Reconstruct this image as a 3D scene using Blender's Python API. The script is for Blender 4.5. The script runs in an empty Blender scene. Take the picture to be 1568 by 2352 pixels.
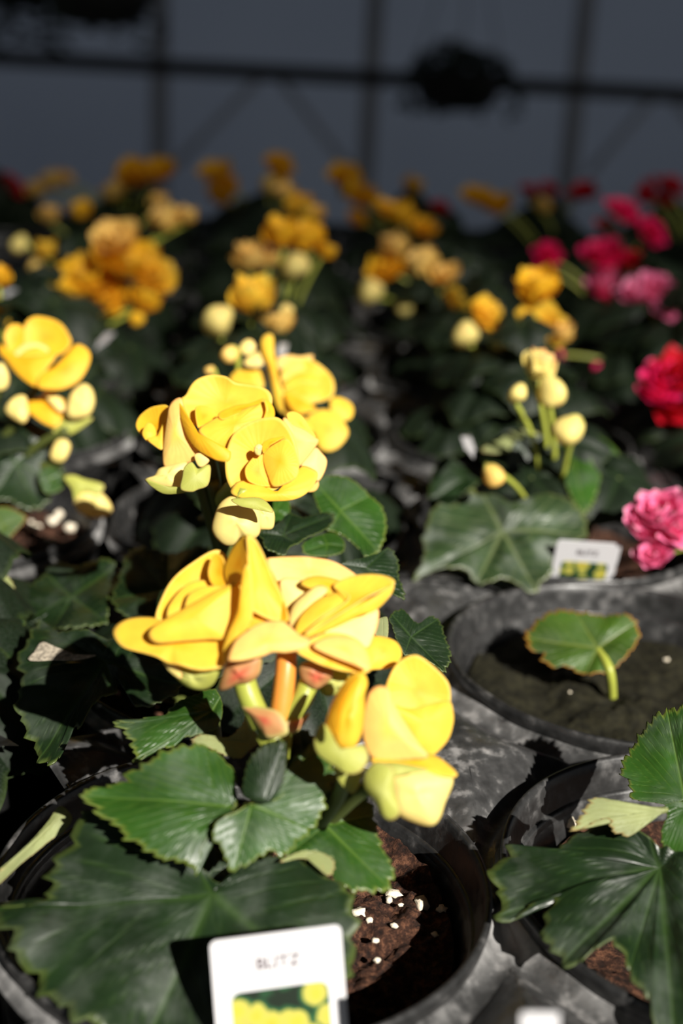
import bpy, bmesh, math, random
from mathutils import Vector, Matrix, noise
S = bpy.context.scene
COL = S.collection
R = random.Random(7)
RIMZ = 0.92                       # height of the pot rims above the floor
POT_H = 0.12
FPX = 3137.0
PITCH, ROLL = math.radians(20.5), math.radians(3.3)
FWD = Vector((0, math.cos(PITCH), -math.sin(PITCH)))
UP0 = Vector((0, math.sin(PITCH), math.cos(PITCH)))
RT = Vector((1, 0, 0)) * math.cos(ROLL) + UP0 * math.sin(ROLL)
UP = UP0 * math.cos(ROLL) - Vector((1, 0, 0)) * math.sin(ROLL)
CAM = Vector((0, 0, RIMZ + 0.27))

def ray(px, py): return FWD + RT * ((px - 784) / FPX) + UP * ((1176 - py) / FPX)
def P(px, py, d): return CAM + ray(px, py) * d
def ground(px, py, z):
    r = ray(px, py); return CAM + r * ((RIMZ + z - CAM.z) / r.z)
def depth_of(p): return (p - CAM).dot(FWD)
def cn(n): return (RT * n[0] + UP * n[1] - FWD * n[2]).normalized()
GA, GB, G0 = Vector((.167, .016, 0)), Vector((-.010, .165, 0)), Vector((-.025, .377, RIMZ))
def cell(i, j): return G0 + GA * i + GB * j

# ------------------------------------------------------------ materials
def newmat(name):
    m = bpy.data.materials.new(name); m.use_nodes = True
    nt = m.node_tree; b = nt.nodes['Principled BSDF']
    return m, nt, b
def N(nt, t, **kw):
    n = nt.nodes.new(t)
    for k, v in kw.items():
        if k in n.inputs: n.inputs[k].default_value = v
        else: setattr(n, k, v)
    return n
def L(nt, a, ao, b, bi): nt.links.new(a.outputs[ao], b.inputs[bi])
def ramp(nt, stops):
    r = nt.nodes.new('ShaderNodeValToRGB'); e = r.color_ramp.elements
    while len(e) < len(stops): e.new(.5)
    for k, (p, c) in enumerate(stops):
        e[k].position = p; e[k].color = (c[0], c[1], c[2], 1) if hasattr(c, '__len__') else (c, c, c, 1)
    return r
def mixc(nt, fac, a, b, mode='MIX'):
    m = nt.nodes.new('ShaderNodeMix'); m.data_type = 'RGBA'; m.blend_type = mode
    for sock, v in ((m.inputs[0], fac), (m.inputs[6], a), (m.inputs[7], b)):
        if hasattr(v, 'links') or hasattr(v, 'is_output'): nt.links.new(v, sock)
        elif hasattr(v, '__len__'): sock.default_value = (v[0], v[1], v[2], 1)
        else: sock.default_value = v
    return m.outputs[2]
def bump(nt, b, scale, strength, detail=4, dist=.001, coord='Object'):
    tc = N(nt, 'ShaderNodeTexCoord'); n = N(nt, 'ShaderNodeTexNoise', Scale=scale, Detail=detail)
    L(nt, tc, coord, n, 'Vector'); bp = N(nt, 'ShaderNodeBump', Strength=strength, Distance=dist)
    L(nt, n, 'Fac', bp, 'Height'); L(nt, bp, 'Normal', b, 'Normal'); return n, bp, tc
def add_translucent(nt, b, colsock, fac):
    out = nt.nodes['Material Output']; t = N(nt, 'ShaderNodeBsdfTranslucent'); mx = N(nt, 'ShaderNodeMixShader', Fac=fac)
    if hasattr(colsock, 'is_output'): nt.links.new(colsock, t.inputs['Color'])
    else: t.inputs['Color'].default_value = (*colsock, 1)
    L(nt, b, 0, mx, 1); L(nt, t, 0, mx, 2); L(nt, mx, 0, out, 'Surface')

def petal_mat(name, base, edge, center, trans=.3, edge_pos=.9):
    m, nt, b = newmat(name)
    a = N(nt, 'ShaderNodeAttribute', attribute_name='rad')
    r = ramp(nt, [(0, center), (.45, base), (edge_pos, base), (1, edge)]); L(nt, a, 'Fac', r, 'Fac')
    w = N(nt, 'ShaderNodeAttribute', attribute_name='vein')
    nz = N(nt, 'ShaderNodeTexNoise', Scale=160., Detail=3.); tc = N(nt, 'ShaderNodeTexCoord'); L(nt, tc, 'Object', nz, 'Vector')
    r2 = ramp(nt, [(.35, .9), (.65, 1.0)]); L(nt, nz, 'Fac', r2, 'Fac')
    c = mixc(nt, 1., r.outputs[0], r2.outputs[0], 'MULTIPLY')
    nt.links.new(c, b.inputs['Base Color'])
    b.inputs['Roughness'].default_value = .5; b.inputs['Specular IOR Level'].default_value = .3
    bp = N(nt, 'ShaderNodeBump', Strength=.10, Distance=.0005); L(nt, w, 'Fac', bp, 'Height'); L(nt, bp, 'Normal', b, 'Normal')
    add_translucent(nt, b, c, trans)
    return m
def leaf_mat(name, base, vein, edge, dust=.35, trans=.15, tcol=(.2, .4, .02), rough=.40):
    m, nt, b = newmat(name)
    tc = N(nt, 'ShaderNodeTexCoord')
    v = N(nt, 'ShaderNodeAttribute', attribute_name='vein'); a = N(nt, 'ShaderNodeAttribute', attribute_name='rad')
    n1 = N(nt, 'ShaderNodeTexNoise', Scale=45., Detail=5.); L(nt, tc, 'Object', n1, 'Vector')
    rb = ramp(nt, [(.3, [c * .62 for c in base]), (.7, [c * 1.35 for c in base])]); L(nt, n1, 'Fac', rb, 'Fac')
    vm = N(nt, 'ShaderNodeMath', operation='MULTIPLY'); vm.inputs[1].default_value = .75; L(nt, v, 'Fac', vm, 0)
    c = mixc(nt, vm.outputs[0], rb.outputs[0], vein)
    re = ramp(nt, [(.94, 0.), (1., 1.)]); L(nt, a, 'Fac', re, 'Fac')
    c = mixc(nt, re.outputs[0], c, edge)
    n2 = N(nt, 'ShaderNodeTexNoise', Scale=70., Detail=3.); L(nt, tc, 'Object', n2, 'Vector')
    rd = ramp(nt, [(.5, 0.), (.72, dust)]); L(nt, n2, 'Fac', rd, 'Fac')
    c = mixc(nt, rd.outputs[0], c, (.10, .12, .095))
    nt.links.new(c, b.inputs['Base Color'])
    rr = ramp(nt, [(.35, rough - .06), (.7, rough + .2)]); L(nt, n2, 'Fac', rr, 'Fac'); L(nt, rr, 'Color', b, 'Roughness')
    b.inputs['Specular IOR Level'].default_value = .55
    n3 = N(nt, 'ShaderNodeTexVoronoi', Scale=260.); L(nt, tc, 'Object', n3, 'Vector')
    bp = N(nt, 'ShaderNodeBump', Strength=.14, Distance=.0007); L(nt, n3, 'Distance', bp, 'Height')
    bp2 = N(nt, 'ShaderNodeBump', Strength=.35, Distance=.001); bp2.invert = True; L(nt, v, 'Fac', bp2, 'Height'); L(nt, bp, 'Normal', bp2, 'Normal')
    L(nt, bp2, 'Normal', b, 'Normal')
    add_translucent(nt, b, tcol, trans)
    return m
def plain(name, col, rough=.5, spec=.5, bscale=0, bstr=.2, metallic=0, var=.0, bdist=.001):
    m, nt, b = newmat(name)
    b.inputs['Roughness'].default_value = rough; b.inputs['Specular IOR Level'].default_value = spec; b.inputs['Metallic'].default_value = metallic
    b.inputs['Base Color'].default_value = (*col, 1)
    if bscale:
        n, bp, tc = bump(nt, b, bscale, bstr, dist=bdist)
        if var:
            r = ramp(nt, [(.3, [c * (1 - var) for c in col]), (.7, [c * (1 + var) for c in col])]); L(nt, n, 'Fac', r, 'Fac'); L(nt, r, 'Color', b, 'Base Color')
    return m
M = {}
def wall_mat():
    m, nt, b = newmat('translucent_wall_film'); b.inputs['Base Color'].default_value = (.25, .27, .32, 1); b.inputs['Roughness'].default_value = .6
    tc = N(nt, 'ShaderNodeTexCoord'); n = N(nt, 'ShaderNodeTexNoise', Scale=.9, Detail=3.); L(nt, tc, 'Object', n, 'Vector')
    r = ramp(nt, [(.3, (.80, .83, .90)), (.7, (.88, .91, .97))]); L(nt, n, 'Fac', r, 'Fac'); add_translucent(nt, b, r.outputs[0], .8); return m
YE = (.93, .62, .055)
M['yellow'] = petal_mat('yellow_petal', YE, (.94, .66, .13), (.92, .50, .015), .38)
M['gold'] = petal_mat('gold_petal', (.92, .54, .025), (.92, .58, .07), (.9, .42, .008), .38)
M['peach'] = petal_mat('pale_peach_petal', (.94, .65, .18), (.92, .50, .18), (.94, .63, .10), .35)
M['pale'] = petal_mat('pale_bud_petal', (.90, .74, .24), (.86, .40, .16), (.92, .76, .22), .25, .86)
M['magenta'] = petal_mat('magenta_petal', (.92, .018, .16), (.95, .09, .28), (.8, .008, .07))
M['red'] = petal_mat('red_petal', (.62, .006, .02), (.7, .02, .05), (.5, .004, .01))
M['pink'] = petal_mat('pink_petal', (.90, .21, .42), (.92, .48, .58), (.85, .10, .30))
M['sepal'] = petal_mat('green_sepal', (.50, .52, .11), (.56, .42, .14), (.54, .56, .16), .35)
M['bract'] = petal_mat('red_bract', (.52, .26, .10), (.50, .48, .16), (.55, .085, .05), .25, .7)
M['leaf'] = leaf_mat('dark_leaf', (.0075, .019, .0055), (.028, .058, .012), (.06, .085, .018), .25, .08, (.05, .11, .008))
M['leaf_back'] = leaf_mat('shaded_row_leaf', (.004, .010, .003), (.010, .024, .005), (.02, .034, .007), .12, .05, (.03, .07, .006), .5)  # darker leaf copy: shade among the rows put into the colour
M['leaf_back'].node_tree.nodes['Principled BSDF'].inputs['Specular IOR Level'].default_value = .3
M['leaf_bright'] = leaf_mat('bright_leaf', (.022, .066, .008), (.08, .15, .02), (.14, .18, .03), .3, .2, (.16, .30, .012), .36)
M['leaf_sheen'] = leaf_mat('sheen_leaf', (.024, .046, .016), (.12, .15, .06), (.10, .12, .04), .8, .12)
M['leaf_yellow'] = leaf_mat('yellowing_leaf', (.036, .082, .006), (.12, .16, .02), (.36, .15, .02), .05, .18, (.25, .36, .012), .5)
M['leaf_under'] = leaf_mat('leaf_underside', (.24, .27, .10), (.32, .33, .14), (.34, .24, .09), .15, .25, (.4, .5, .1), .55)
M['stem'] = plain('green_stem', (.30, .33, .05), .4, .4, 300, .1)
M['stem_orange'] = plain('orange_stem', (.62, .23, .035), .4, .4, 300, .1)
M['stem_dark'] = plain('dark_stem', (.07, .085, .018), .5, .4, 300, .1)
def black_plastic(name, base, dust):
    m, nt, b = newmat(name)
    tc = N(nt, 'ShaderNodeTexCoord'); geo = N(nt, 'ShaderNodeNewGeometry')
    n1 = N(nt, 'ShaderNodeTexNoise', Scale=38., Detail=8., Roughness=.65); L(nt, geo, 'Position', n1, 'Vector')
    n2 = N(nt, 'ShaderNodeTexNoise', Scale=190., Detail=5.); L(nt, geo, 'Position', n2, 'Vector')
    mm = N(nt, 'ShaderNodeMath', operation='MULTIPLY'); L(nt, n1, 'Fac', mm, 0); L(nt, n2, 'Fac', mm, 1)
    r = ramp(nt, [(.16, [base] * 3), (.28, [base * 1.8] * 3), (.42, [dust, dust * .97, dust * .95])]); L(nt, mm, 0, r, 'Fac')
    wa = N(nt, 'ShaderNodeAttribute', attribute_name='worn'); wm = N(nt, 'ShaderNodeMath', operation='MULTIPLY'); L(nt, wa, 'Fac', wm, 0)
    wr = ramp(nt, [(.42, 0.), (.58, 1.)]); L(nt, n1, 'Fac', wr, 'Fac'); L(nt, wr, 'Color', wm, 1)
    cw = mixc(nt, wm.outputs[0], r.outputs[0], (.34, .335, .33)); nt.links.new(cw, b.inputs['Base Color'])
    rr = ramp(nt, [(.2, .3), (.45, .62)]); L(nt, mm, 0, rr, 'Fac'); L(nt, rr, 'Color', b, 'Roughness')
    bp = N(nt, 'ShaderNodeBump', Strength=.35, Distance=.0012); L(nt, n1, 'Fac', bp, 'Height'); L(nt, bp, 'Normal', b, 'Normal')
    b.inputs['Specular IOR Level'].default_value = .6
    return m
M['pot'] = black_plastic('black_pot_plastic', .014, .10)
M['tray_shaded'] = black_plastic('shaded_black_tray_plastic', .008, .035)  # shade over the outer trays put into a darker plastic colour
M['tray_shaded'].node_tree.nodes['Principled BSDF'].inputs['Specular IOR Level'].default_value = .25
M['tray'] = black_plastic('black_tray_plastic', .026, .24)
def soil_mat():
    m, nt, b = newmat('peat_soil')
    geo = N(nt, 'ShaderNodeNewGeometry')
    n1 = N(nt, 'ShaderNodeTexNoise', Scale=330., Detail=8., Roughness=.7); L(nt, geo, 'Position', n1, 'Vector')
    r = ramp(nt, [(.36, (.006, .003, .002)), (.5, (.04, .016, .009)), (.66, (.17, .075, .04))]); L(nt, n1, 'Fac', r, 'Fac')
    L(nt, r, 'Color', b, 'Base Color'); b.inputs['Roughness'].default_value = .8; b.inputs['Specular IOR Level'].default_value = .25
    bp = N(nt, 'ShaderNodeBump', Strength=.8, Distance=.002); L(nt, n1, 'Fac', bp, 'Height'); L(nt, bp, 'Normal', b, 'Normal')
    return m
M['soil'] = soil_mat()
M['soil_mossy'] = plain('mossy_soil', (.012, .011, .005), .85, .2, 260, .8, 0, .6, .002)
M['perlite'] = plain('perlite', (.72, .64, .50), .8, .3, 500, .5, 0, .2)
M['card'] = plain('white_card', (.56, .555, .57), .35, .4)
M['ink'] = plain('grey_rose_ink', (.07, .05, .06), .6, .3)
M['wall'] = wall_mat()
M['post'] = plain('wall_post', (.30, .31, .34), .5, .4)
M['pipe'] = plain('dark_pipe', (.018, .018, .016), .5, .4)
M['basket'] = plain('basket_plastic', (.01, .01, .009), .5, .4)
M['basket_leaf'] = plain('basket_leaf', (.012, .02, .009), .6, .3)
M['dried'] = plain('dried_leaf_spot', (.30, .26, .20), .8, .3, 700, .6, 0, .5)
M['concrete'] = plain('concrete', (.16, .155, .15), .85, .3, 8, .3, 0, .25)
M['bench'] = plain('bench_metal', (.05, .05, .05), .5, .4, 30, .1, .6)
def picture_mat():
    m, nt, b = newmat('flower_picture')
    tc = N(nt, 'ShaderNodeTexCoord'); nz = N(nt, 'ShaderNodeTexNoise', Scale=260., Detail=2.); L(nt, tc, 'Object', nz, 'Vector')
    mp = N(nt, 'ShaderNodeVectorMath', operation='MULTIPLY_ADD'); L(nt, nz, 'Color', mp, 0); mp.inputs[1].default_value = (.0018,) * 3; L(nt, tc, 'Object', mp, 2)
    v = N(nt, 'ShaderNodeTexVoronoi', Scale=135.); v.inputs['Randomness'].default_value = .8; L(nt, mp, 0, v, 'Vector')
    r = ramp(nt, [(.0, (.46, .30, .03)), (.2, (.44, .38, .04)), (.40, (.40, .37, .07)), (.47, (.36, .34, .06)), (.53, (.02, .10, .035)), (.66, (.008, .015, .008))]); L(nt, v, 'Distance', r, 'Fac')
    L(nt, r, 'Color', b, 'Base Color'); b.inputs['Roughness'].default_value = .35
    return m
M['picture'] = picture_mat()

# ------------------------------------------------------------ objects
def tag(o, label=None, cat=None, group=None, kind=None):
    for k, v in (('label', label), ('category', cat), ('group', group), ('kind', kind)):
        if v: o[k] = v
    return o
def empty(name, loc=(0, 0, 0), parent=None):
    o = bpy.data.objects.new(name, None); COL.objects.link(o); o.location = loc
    o.empty_display_size = .02
    if parent: o.parent = parent
    return o
def root_loc(o):
    v = Vector((0, 0, 0))
    while o: v += Vector(o.location); o = o.parent
    return v
def link(name, me, mat, parent=None, solid=0, smooth=True):
    if mat and not me.materials: me.materials.append(mat)
    o = bpy.data.objects.new(name, me); COL.objects.link(o)
    if parent: o.parent = parent
    if solid:
        md = o.modifiers.new('thickness', 'SOLIDIFY'); md.thickness = solid; md.offset = 0
    return o
def mesh(name, verts, faces, attrs=None, smooth=True):
    me = bpy.data.meshes.new(name); me.from_pydata([tuple(v) for v in verts], [], faces)
    if smooth: me.polygons.foreach_set('use_smooth', [True] * len(me.polygons))
    for k, vals in (attrs or {}).items():
        a = me.attributes.new(k, 'FLOAT', 'POINT'); a.data.foreach_set('value', vals)
    me.update(); return me
def world_part(name, verts, faces, mat, parent, attrs=None, solid=0):
    off = root_loc(parent) if parent else Vector()
    return link(name, mesh(name, [v - off for v in verts], faces, attrs), mat, parent, solid)

def catmull(pts, n):
    m = len(pts); seg = [math.dist(pts[k], pts[(k + 1) % m]) for k in range(m)]; tot = sum(seg); out = []
    k = 0; acc = 0
    for s in range(n):
        t = tot * s / n
        while acc + seg[k] < t: acc += seg[k]; k += 1
        u = (t - acc) / max(seg[k], 1e-9)
        p0, p1, p2, p3 = pts[k - 1], pts[k], pts[(k + 1) % m], pts[(k + 2) % m]
        out.append(tuple(.5 * (2 * p1[c] + (p2[c] - p0[c]) * u + (2 * p0[c] - 5 * p1[c] + 4 * p2[c] - p3[c]) * u * u + (3 * p1[c] - p0[c] - 3 * p2[c] + p3[c]) * u ** 3) for c in (0, 1)))
    return out
def veins_of(o2, c2, n):
    """Main vein tips: the local maxima of distance from the hub."""
    rad = [math.dist(p, c2) for p in o2]; w = max(3, n // 11); tips = []
    for k in range(n):
        if rad[k] == max(rad[(k + d) % n] for d in range(-w, w + 1)): tips.append(k)
    ext = list(tips)
    for a, b in zip(tips, tips[1:] + [tips[0] + n]):
        if b - a > n / 5: ext.append(((a + b) // 2) % n)
    return ext
STALKS = {}
def stalks(t, start, mat, r=.0022):
    geo = [tube_geo(spline([start, start.lerp(h, .6) + Vector((0, 0, -.006)), h], 6), r, 8) for h in STALKS[t.name][1]]
    V, F, AA = join_geo(geo); world_part('leaf_stalks', V, F, mat, t)
def patch(name, outline, mat, parent, center=None, d=.42, n=(0, 0, 1), wn=None, z=None, cup=0., ruff=0., rk=5, wave=0., droop=0., leaf=False, N_=None, K=None, solid=.0005, teeth=0., puff=.0, seed=0, z_stalk=True):
    """A petal or leaf: outline traced on the thing, laid on its own plane in space, then cupped and ruffled."""
    N_ = N_ or (200 if leaf else 84); K = K or (18 if leaf else 12)
    o2 = catmull(outline, N_)
    if center is None: center = (sum(p[0] for p in o2) / N_, sum(p[1] for p in o2) / N_)
    if teeth:
        t2 = []
        per = 5
        for k, p in enumerate(o2):
            f = 1 + teeth * (((k % per) / (per - 1)) - .5) + .4 * teeth * math.sin(k * .7 + seed)
            t2.append((center[0] + (p[0] - center[0]) * f, center[1] + (p[1] - center[1]) * f))
        o2 = t2
    c3 = ground(center[0], center[1], z) if z is not None else P(center[0], center[1], d)
    dc = depth_of(c3)
    nn = Vector(wn).normalized() if wn else cn(n)
    if nn.dot(ray(*center)) > 0: nn = -nn
    rim = []
    for p in o2:
        r = ray(*p); den = r.dot(nn)
        t = (c3 - CAM).dot(nn) / den if abs(den) > .08 else dc
        t = min(max(t, dc * .84), dc * 1.2)
        rim.append(CAM + r * t)
    size = sum((p - c3).length for p in rim) / N_
    vi = veins_of(o2, center, N_) if leaf else []
    ang = [math.atan2(p[1] - center[1], p[0] - center[0]) for p in o2]
    verts, rad, ve = [c3 + nn * (-puff * 0)], [0.], [1. if leaf else .5]
    for k in range(1, K + 1):
        s = k / K
        for m in range(N_):
            h = cup * size * s * s + ruff * size * s * s * math.sin(rk * ang[m] + seed) + wave * size * s ** 3 * math.sin(2.3 * rk * ang[m] + 1.7 * seed)
            h -= droop * size * s ** 3
            vein = 0
            if leaf:
                da = min(min(abs(m - q), N_ - abs(m - q)) for q in vi) * 2 * math.pi / N_
                dd = da * s
                vein = math.exp(-(dd / (.035 * (1.25 - s))) ** 2)
                fr = ((s - 1.1 * dd) * 6.5) % 1
                vein = max(vein, .55 * math.exp(-((fr - .5) / .07) ** 2) * (1 if dd > .02 else 0) * min(1, s * 3))
                h += puff * size * (1 - math.exp(-(dd / .16) ** 2)) * min(1, 2 * s) * (1 - .5 * s)
                q = rim[m] * s + c3 * (1 - s)
                h += .15 * size * s * noise.noise(q * 42 + Vector((seed, 0, 0)))
            else:
                vein = .5 + .5 * math.sin(26 * ang[m] + 2 * noise.noise(Vector((m * .1, s * 3, seed))))
            verts.append(c3 + (rim[m] - c3) * s + nn * h); rad.append(s); ve.append(vein)
    faces = [(0, 1 + m, 1 + (m + 1) % N_) for m in range(N_)]
    for k in range(K - 1):
        a, b = 1 + k * N_, 1 + (k + 1) * N_
        for m in range(N_):
            m2 = (m + 1) % N_; faces.append((a + m, b + m, b + m2, a + m2))
    # image-clockwise outlines face the camera the other way round: keep normals towards the viewer
    nf = (verts[2] - verts[0]).cross(verts[3] - verts[0])
    if nf.dot(nn) < 0: faces = [f[::-1] for f in faces]
    if leaf and z_stalk: STALKS.setdefault(parent.name, (parent, []))[1].append(c3 - nn * .0015)
    return world_part(name, verts, faces, mat, parent, {'rad': rad, 'vein': ve}, solid)
def lump(name, outline, mat, parent, d, n=(0, 0, 1), T=.45, N_=48, K=9, center=None, seams=3):
    """A closed bud or ovary whose silhouette follows an outline and that is round in depth."""
    o2 = catmull(outline, N_)
    if center is None: center = (sum(p[0] for p in o2) / N_, sum(p[1] for p in o2) / N_)
    c3 = P(center[0], center[1], d); nn = cn(n)
    rim = []
    for p in o2:
        r = ray(*p); t = (c3 - CAM).dot(nn) / r.dot(nn); rim.append(CAM + r * min(max(t, d * .9), d * 1.1))
    size = sum((p - c3).length for p in rim) / N_
    verts, rad, ve = [], [], []
    rings = [(s, 1) for s in [k / K for k in range(1, K)]] + [(1., 0)] + [(s, -1) for s in [k / K for k in range(K - 1, 0, -1)]]
    verts.append(c3 + nn * T * size); rad.append(0); ve.append(.5)
    for s, sg in rings:
        for m in range(N_):
            h = sg * T * size * math.cos(s * math.pi / 2)
            h *= 1 + .10 * math.sin(seams * 2 * math.pi * m / N_)
            verts.append(c3 + (rim[m] - c3) * math.sin(s * math.pi / 2) + nn * h if s < 1 else rim[m].copy()); rad.append(s if sg >= 0 else 1.); ve.append(.5 + .5 * math.sin(seams * 4 * math.pi * m / N_))
    verts.append(c3 - nn * T * size); rad.append(1); ve.append(.5)
    nR = len(rings); last = len(verts) - 1
    faces = [(0, 1 + m, 1 + (m + 1) % N_) for m in range(N_)]
    for k in range(nR - 1):
        a, b = 1 + k * N_, 1 + (k + 1) * N_
        for m in range(N_): m2 = (m + 1) % N_; faces.append((a + m, b + m, b + m2, a + m2))
    a = 1 + (nR - 1) * N_
    faces += [(last, a + (m + 1) % N_, a + m) for m in range(N_)]
    nf = (verts[2] - verts[0]).cross(verts[3] - verts[0])
    if nf.dot(nn) < 0: faces = [f[::-1] for f in faces]
    return world_part(name, verts, faces, mat, parent, {'rad': rad, 'vein': ve})
def tube_geo(pts, radii, n=10):
    if not hasattr(radii, '__len__'): radii = [radii] * len(pts)
    V, F = [], []
    for k, p in enumerate(pts):
        t = (pts[min(k + 1, len(pts) - 1)] - pts[max(k - 1, 0)]).normalized()
        a = t.orthogonal().normalized(); 
        if k == 0: ref = a
        a = (ref - t * ref.dot(t)).normalized(); ref = a; b = t.cross(a)
        for m in range(n):
            th = 2 * math.pi * m / n; V.append(p + (a * math.cos(th) + b * math.sin(th)) * radii[k])
    for k in range(len(pts) - 1):
        for m in range(n):
            m2 = (m + 1) % n; F.append((k * n + m, k * n + m2, (k + 1) * n + m2, (k + 1) * n + m))
    F.append(tuple(range(n))[::-1]); F.append(tuple((len(pts) - 1) * n + m for m in range(n)))
    return V, F
def spline(pts, n=14):
    out = []
    m = len(pts)
    for k in range(m - 1):
        p0, p1, p2, p3 = pts[max(k - 1, 0)], pts[k], pts[k + 1], pts[min(k + 2, m - 1)]
        for s in range(n if k == m - 2 else n):
            u = s / n; out.append(.5 * (2 * p1 + (p2 - p0) * u + (2 * p0 - 5 * p1 + 4 * p2 - p3) * u * u + (3 * p1 - p0 - 3 * p2 + p3) * u ** 3))
    out.append(pts[-1]); return out
def tube(name, pts, r, mat, parent, taper=1., n=10):
    pp = spline([Vector(p) for p in pts], 8); rr = [r * (1 + (taper - 1) * k / (len(pp) - 1)) for k in range(len(pp))]
    V, F = tube_geo(pp, rr, n); return world_part(name, V, F, mat, parent)
def join_geo(parts):
    V, F, A = [], [], {'rad': [], 'vein': []}
    for v, f, *a in parts:
        o = len(V); V += v; F += [tuple(i + o for i in q) for q in f]
        for k in A: A[k] += (a[0][k] if a else [.5] * len(v))
    return V, F, A
SUN = Vector((.435, -.695, .575)).normalized()
# ------------------------------------------------------------ setting
def box(name, x0, x1, y0, y1, z0, z1, mat, parent=None, bevel=0):
    V = [Vector((x, y, z)) for x in (x0, x1) for y in (y0, y1) for z in (z0, z1)]
    F = [(0, 1, 3, 2), (4, 6, 7, 5), (0, 4, 5, 1), (2, 3, 7, 6), (0, 2, 6, 4), (1, 5, 7, 3)]
    off = root_loc(parent) if parent else Vector()
    o = link(name, mesh(name, [v - off for v in V], F, smooth=False), mat, parent)
    if bevel: b = o.modifiers.new('bevel', 'BEVEL'); b.width = bevel; b.segments = 2
    return o
tag(box('floor', -5, 6, -2, 7, -.1, 0, M['concrete']), kind='structure')
WY = 5.5
wall = tag(box('wall_back', -5, 6, WY, WY + .04, 0, 3.2, M['wall']), kind='structure')
def on_plane(px, py, Y):
    r = ray(px, py); return CAM + r * ((Y - CAM.y) / r.y)
for px in (-118, 365, 851, 1326, 1815):
    x = on_plane(px, 200, WY - .04).x
    box('wall_post', x - .033, x + .033, WY - .05, WY + .0, 0, 3.2, M['post'], wall, .006)
def brace(p, q):
    a, b = on_plane(*p, WY - .012), on_plane(*q, WY - .012)
    V, F = tube_geo([a, b], .016, 8); world_part('brace', V, F, M['wall_brace'], wall)
M['wall_brace'] = plain('wall_brace', (.55, .57, .62), .6, .3)
brace((606, 170), (395, 385)); brace((640, 178), (815, 405)); brace((1500, 225), (1350, 400)); brace((1545, 230), (1700, 420))
pa, pb = on_plane(-300, 117, 4.7), on_plane(1850, 232, 4.7)
zz = (pa.z + pb.z) / 2
V, F = tube_geo([pa, (pa + pb) / 2, pb], .026, 16)
rail = link('hanging_rail', mesh('hanging_rail', V, F), M['pipe'])
tag(rail, 'long dark metal pipe running across in front of the back wall', 'pipe')
for px in (-260, 1830):
    t = on_plane(px, 120 if px < 0 else 230, 4.7)
    V, F = tube_geo([t, t + Vector((0, .78, 0))], .012, 8); world_part('bracket', V, F, M['pipe'], rail)

def hanging_basket(px, py, Y, rad, label, wide=1., deep=.8, low=0., at=None):
    c = at or on_plane(px, py, Y); t = empty('hanging_basket', c)
    tag(t, label, 'hanging basket', 'hanging baskets near the back wall')
    prof = [(0, -.62), (.5, -.6), (.72, -.45), (.86, -.1), (.95, .12), (1., .14), (1., .19), (.93, .19), (.82, -.05), (0, -.1)]
    n = 32; V = []; F = []
    for k, (r, z) in enumerate(prof):
        for m in range(n): V.append(Vector((rad * r * wide * math.cos(2 * math.pi * m / n), rad * r * math.sin(2 * math.pi * m / n), rad * z * deep)) + c)
    for k in range(len(prof) - 1):
        for m in range(n): m2 = (m + 1) % n; F.append((k * n + m, k * n + m2, (k + 1) * n + m2, (k + 1) * n + m))
    world_part('basket_bowl', V, F, M['basket'], t)
    rr = random.Random(px); geo = []
    for k in range(230):
        th = rr.uniform(0, 6.283); q = rr.random() ** .5
        p = c + Vector((rad * wide * 1.08 * q * math.cos(th), rad * 1.08 * q * math.sin(th), rad * (.12 + .42 * (1 - q * q)) + rr.uniform(-.2, .15) * rad))
        if rr.random() < .25 + low: p.z -= rad * rr.uniform(.2, .85 + low); p = c + (p - c) * Vector((1.05, 1.05, 1)).x
        s = rad * rr.uniform(.09, .17); e1 = Vector((rr.uniform(-1, 1), rr.uniform(-1, 1), rr.uniform(-.6, .6))).normalized(); e2 = e1.orthogonal().normalized()
        nn = e1.cross(e2)
        geo.append(([p - e1 * s, p - e1 * s * .3 + e2 * s * .55 + nn * s * .15, p + e1 * s * .5 + e2 * s * .4, p + e1 * s * 1.1 - nn * s * .2, p + e1 * s * .5 - e2 * s * .4, p - e1 * s * .3 - e2 * s * .55 + nn * s * .15], [(0, 1, 2, 3, 4, 5)]))
    for k in range(7):   # trailing shoots
        th = rr.uniform(0, 6.283); a = c + Vector((rad * wide * math.cos(th), rad * math.sin(th), rad * .2)); up = rr.random() < .3
        b = a + Vector((rad * .25 * math.cos(th), rad * .2 * math.sin(th), rad * (.55 if up else -rr.uniform(.5, 1.0 + low))))
        V, F = tube_geo(spline([a, (a + b) / 2 + Vector((math.cos(th), math.sin(th), .3)) * rad * .12, b], 5), .004, 5); geo.append((V, F))
        for s in range(6):
            p = a.lerp(b, .3 + s * .14) + Vector((rr.uniform(-1, 1), rr.uniform(-1, 1), rr.uniform(-1, 1))) * rad * .09
            w = rad * .09; geo.append(([p + Vector((-w, 0, 0)), p + Vector((0, w * .3, w * .6)), p + Vector((w, 0, 0)), p + Vector((0, -w * .3, -w * .6))], [(0, 1, 2, 3)]))
    V, F, A = join_geo(geo); f = world_part('foliage', V, F, M['basket_leaf'], t); f['kind'] = 'stuff'
    top = c + Vector((0, 0, rad * 3.4))
    geo = [tube_geo([c + Vector((rad * .97 * wide * math.cos(a), rad * .97 * math.sin(a), rad * .17)), top], .0018, 6) for a in (.5, 2.6, 4.7)]
    V, F, A = join_geo(geo); world_part('hanger', V, F, M['pipe'], t)
hanging_basket(1052, 185, 4.45, .155, 'dark round hanging basket with trailing leaves, in front of the pipe', 1.05, .95)
hanging_basket(232, -38, 3.9, .155, 'dark hanging basket with ragged trailing foliage cut by the top left corner', 1.05, 1.15, .25)
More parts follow.
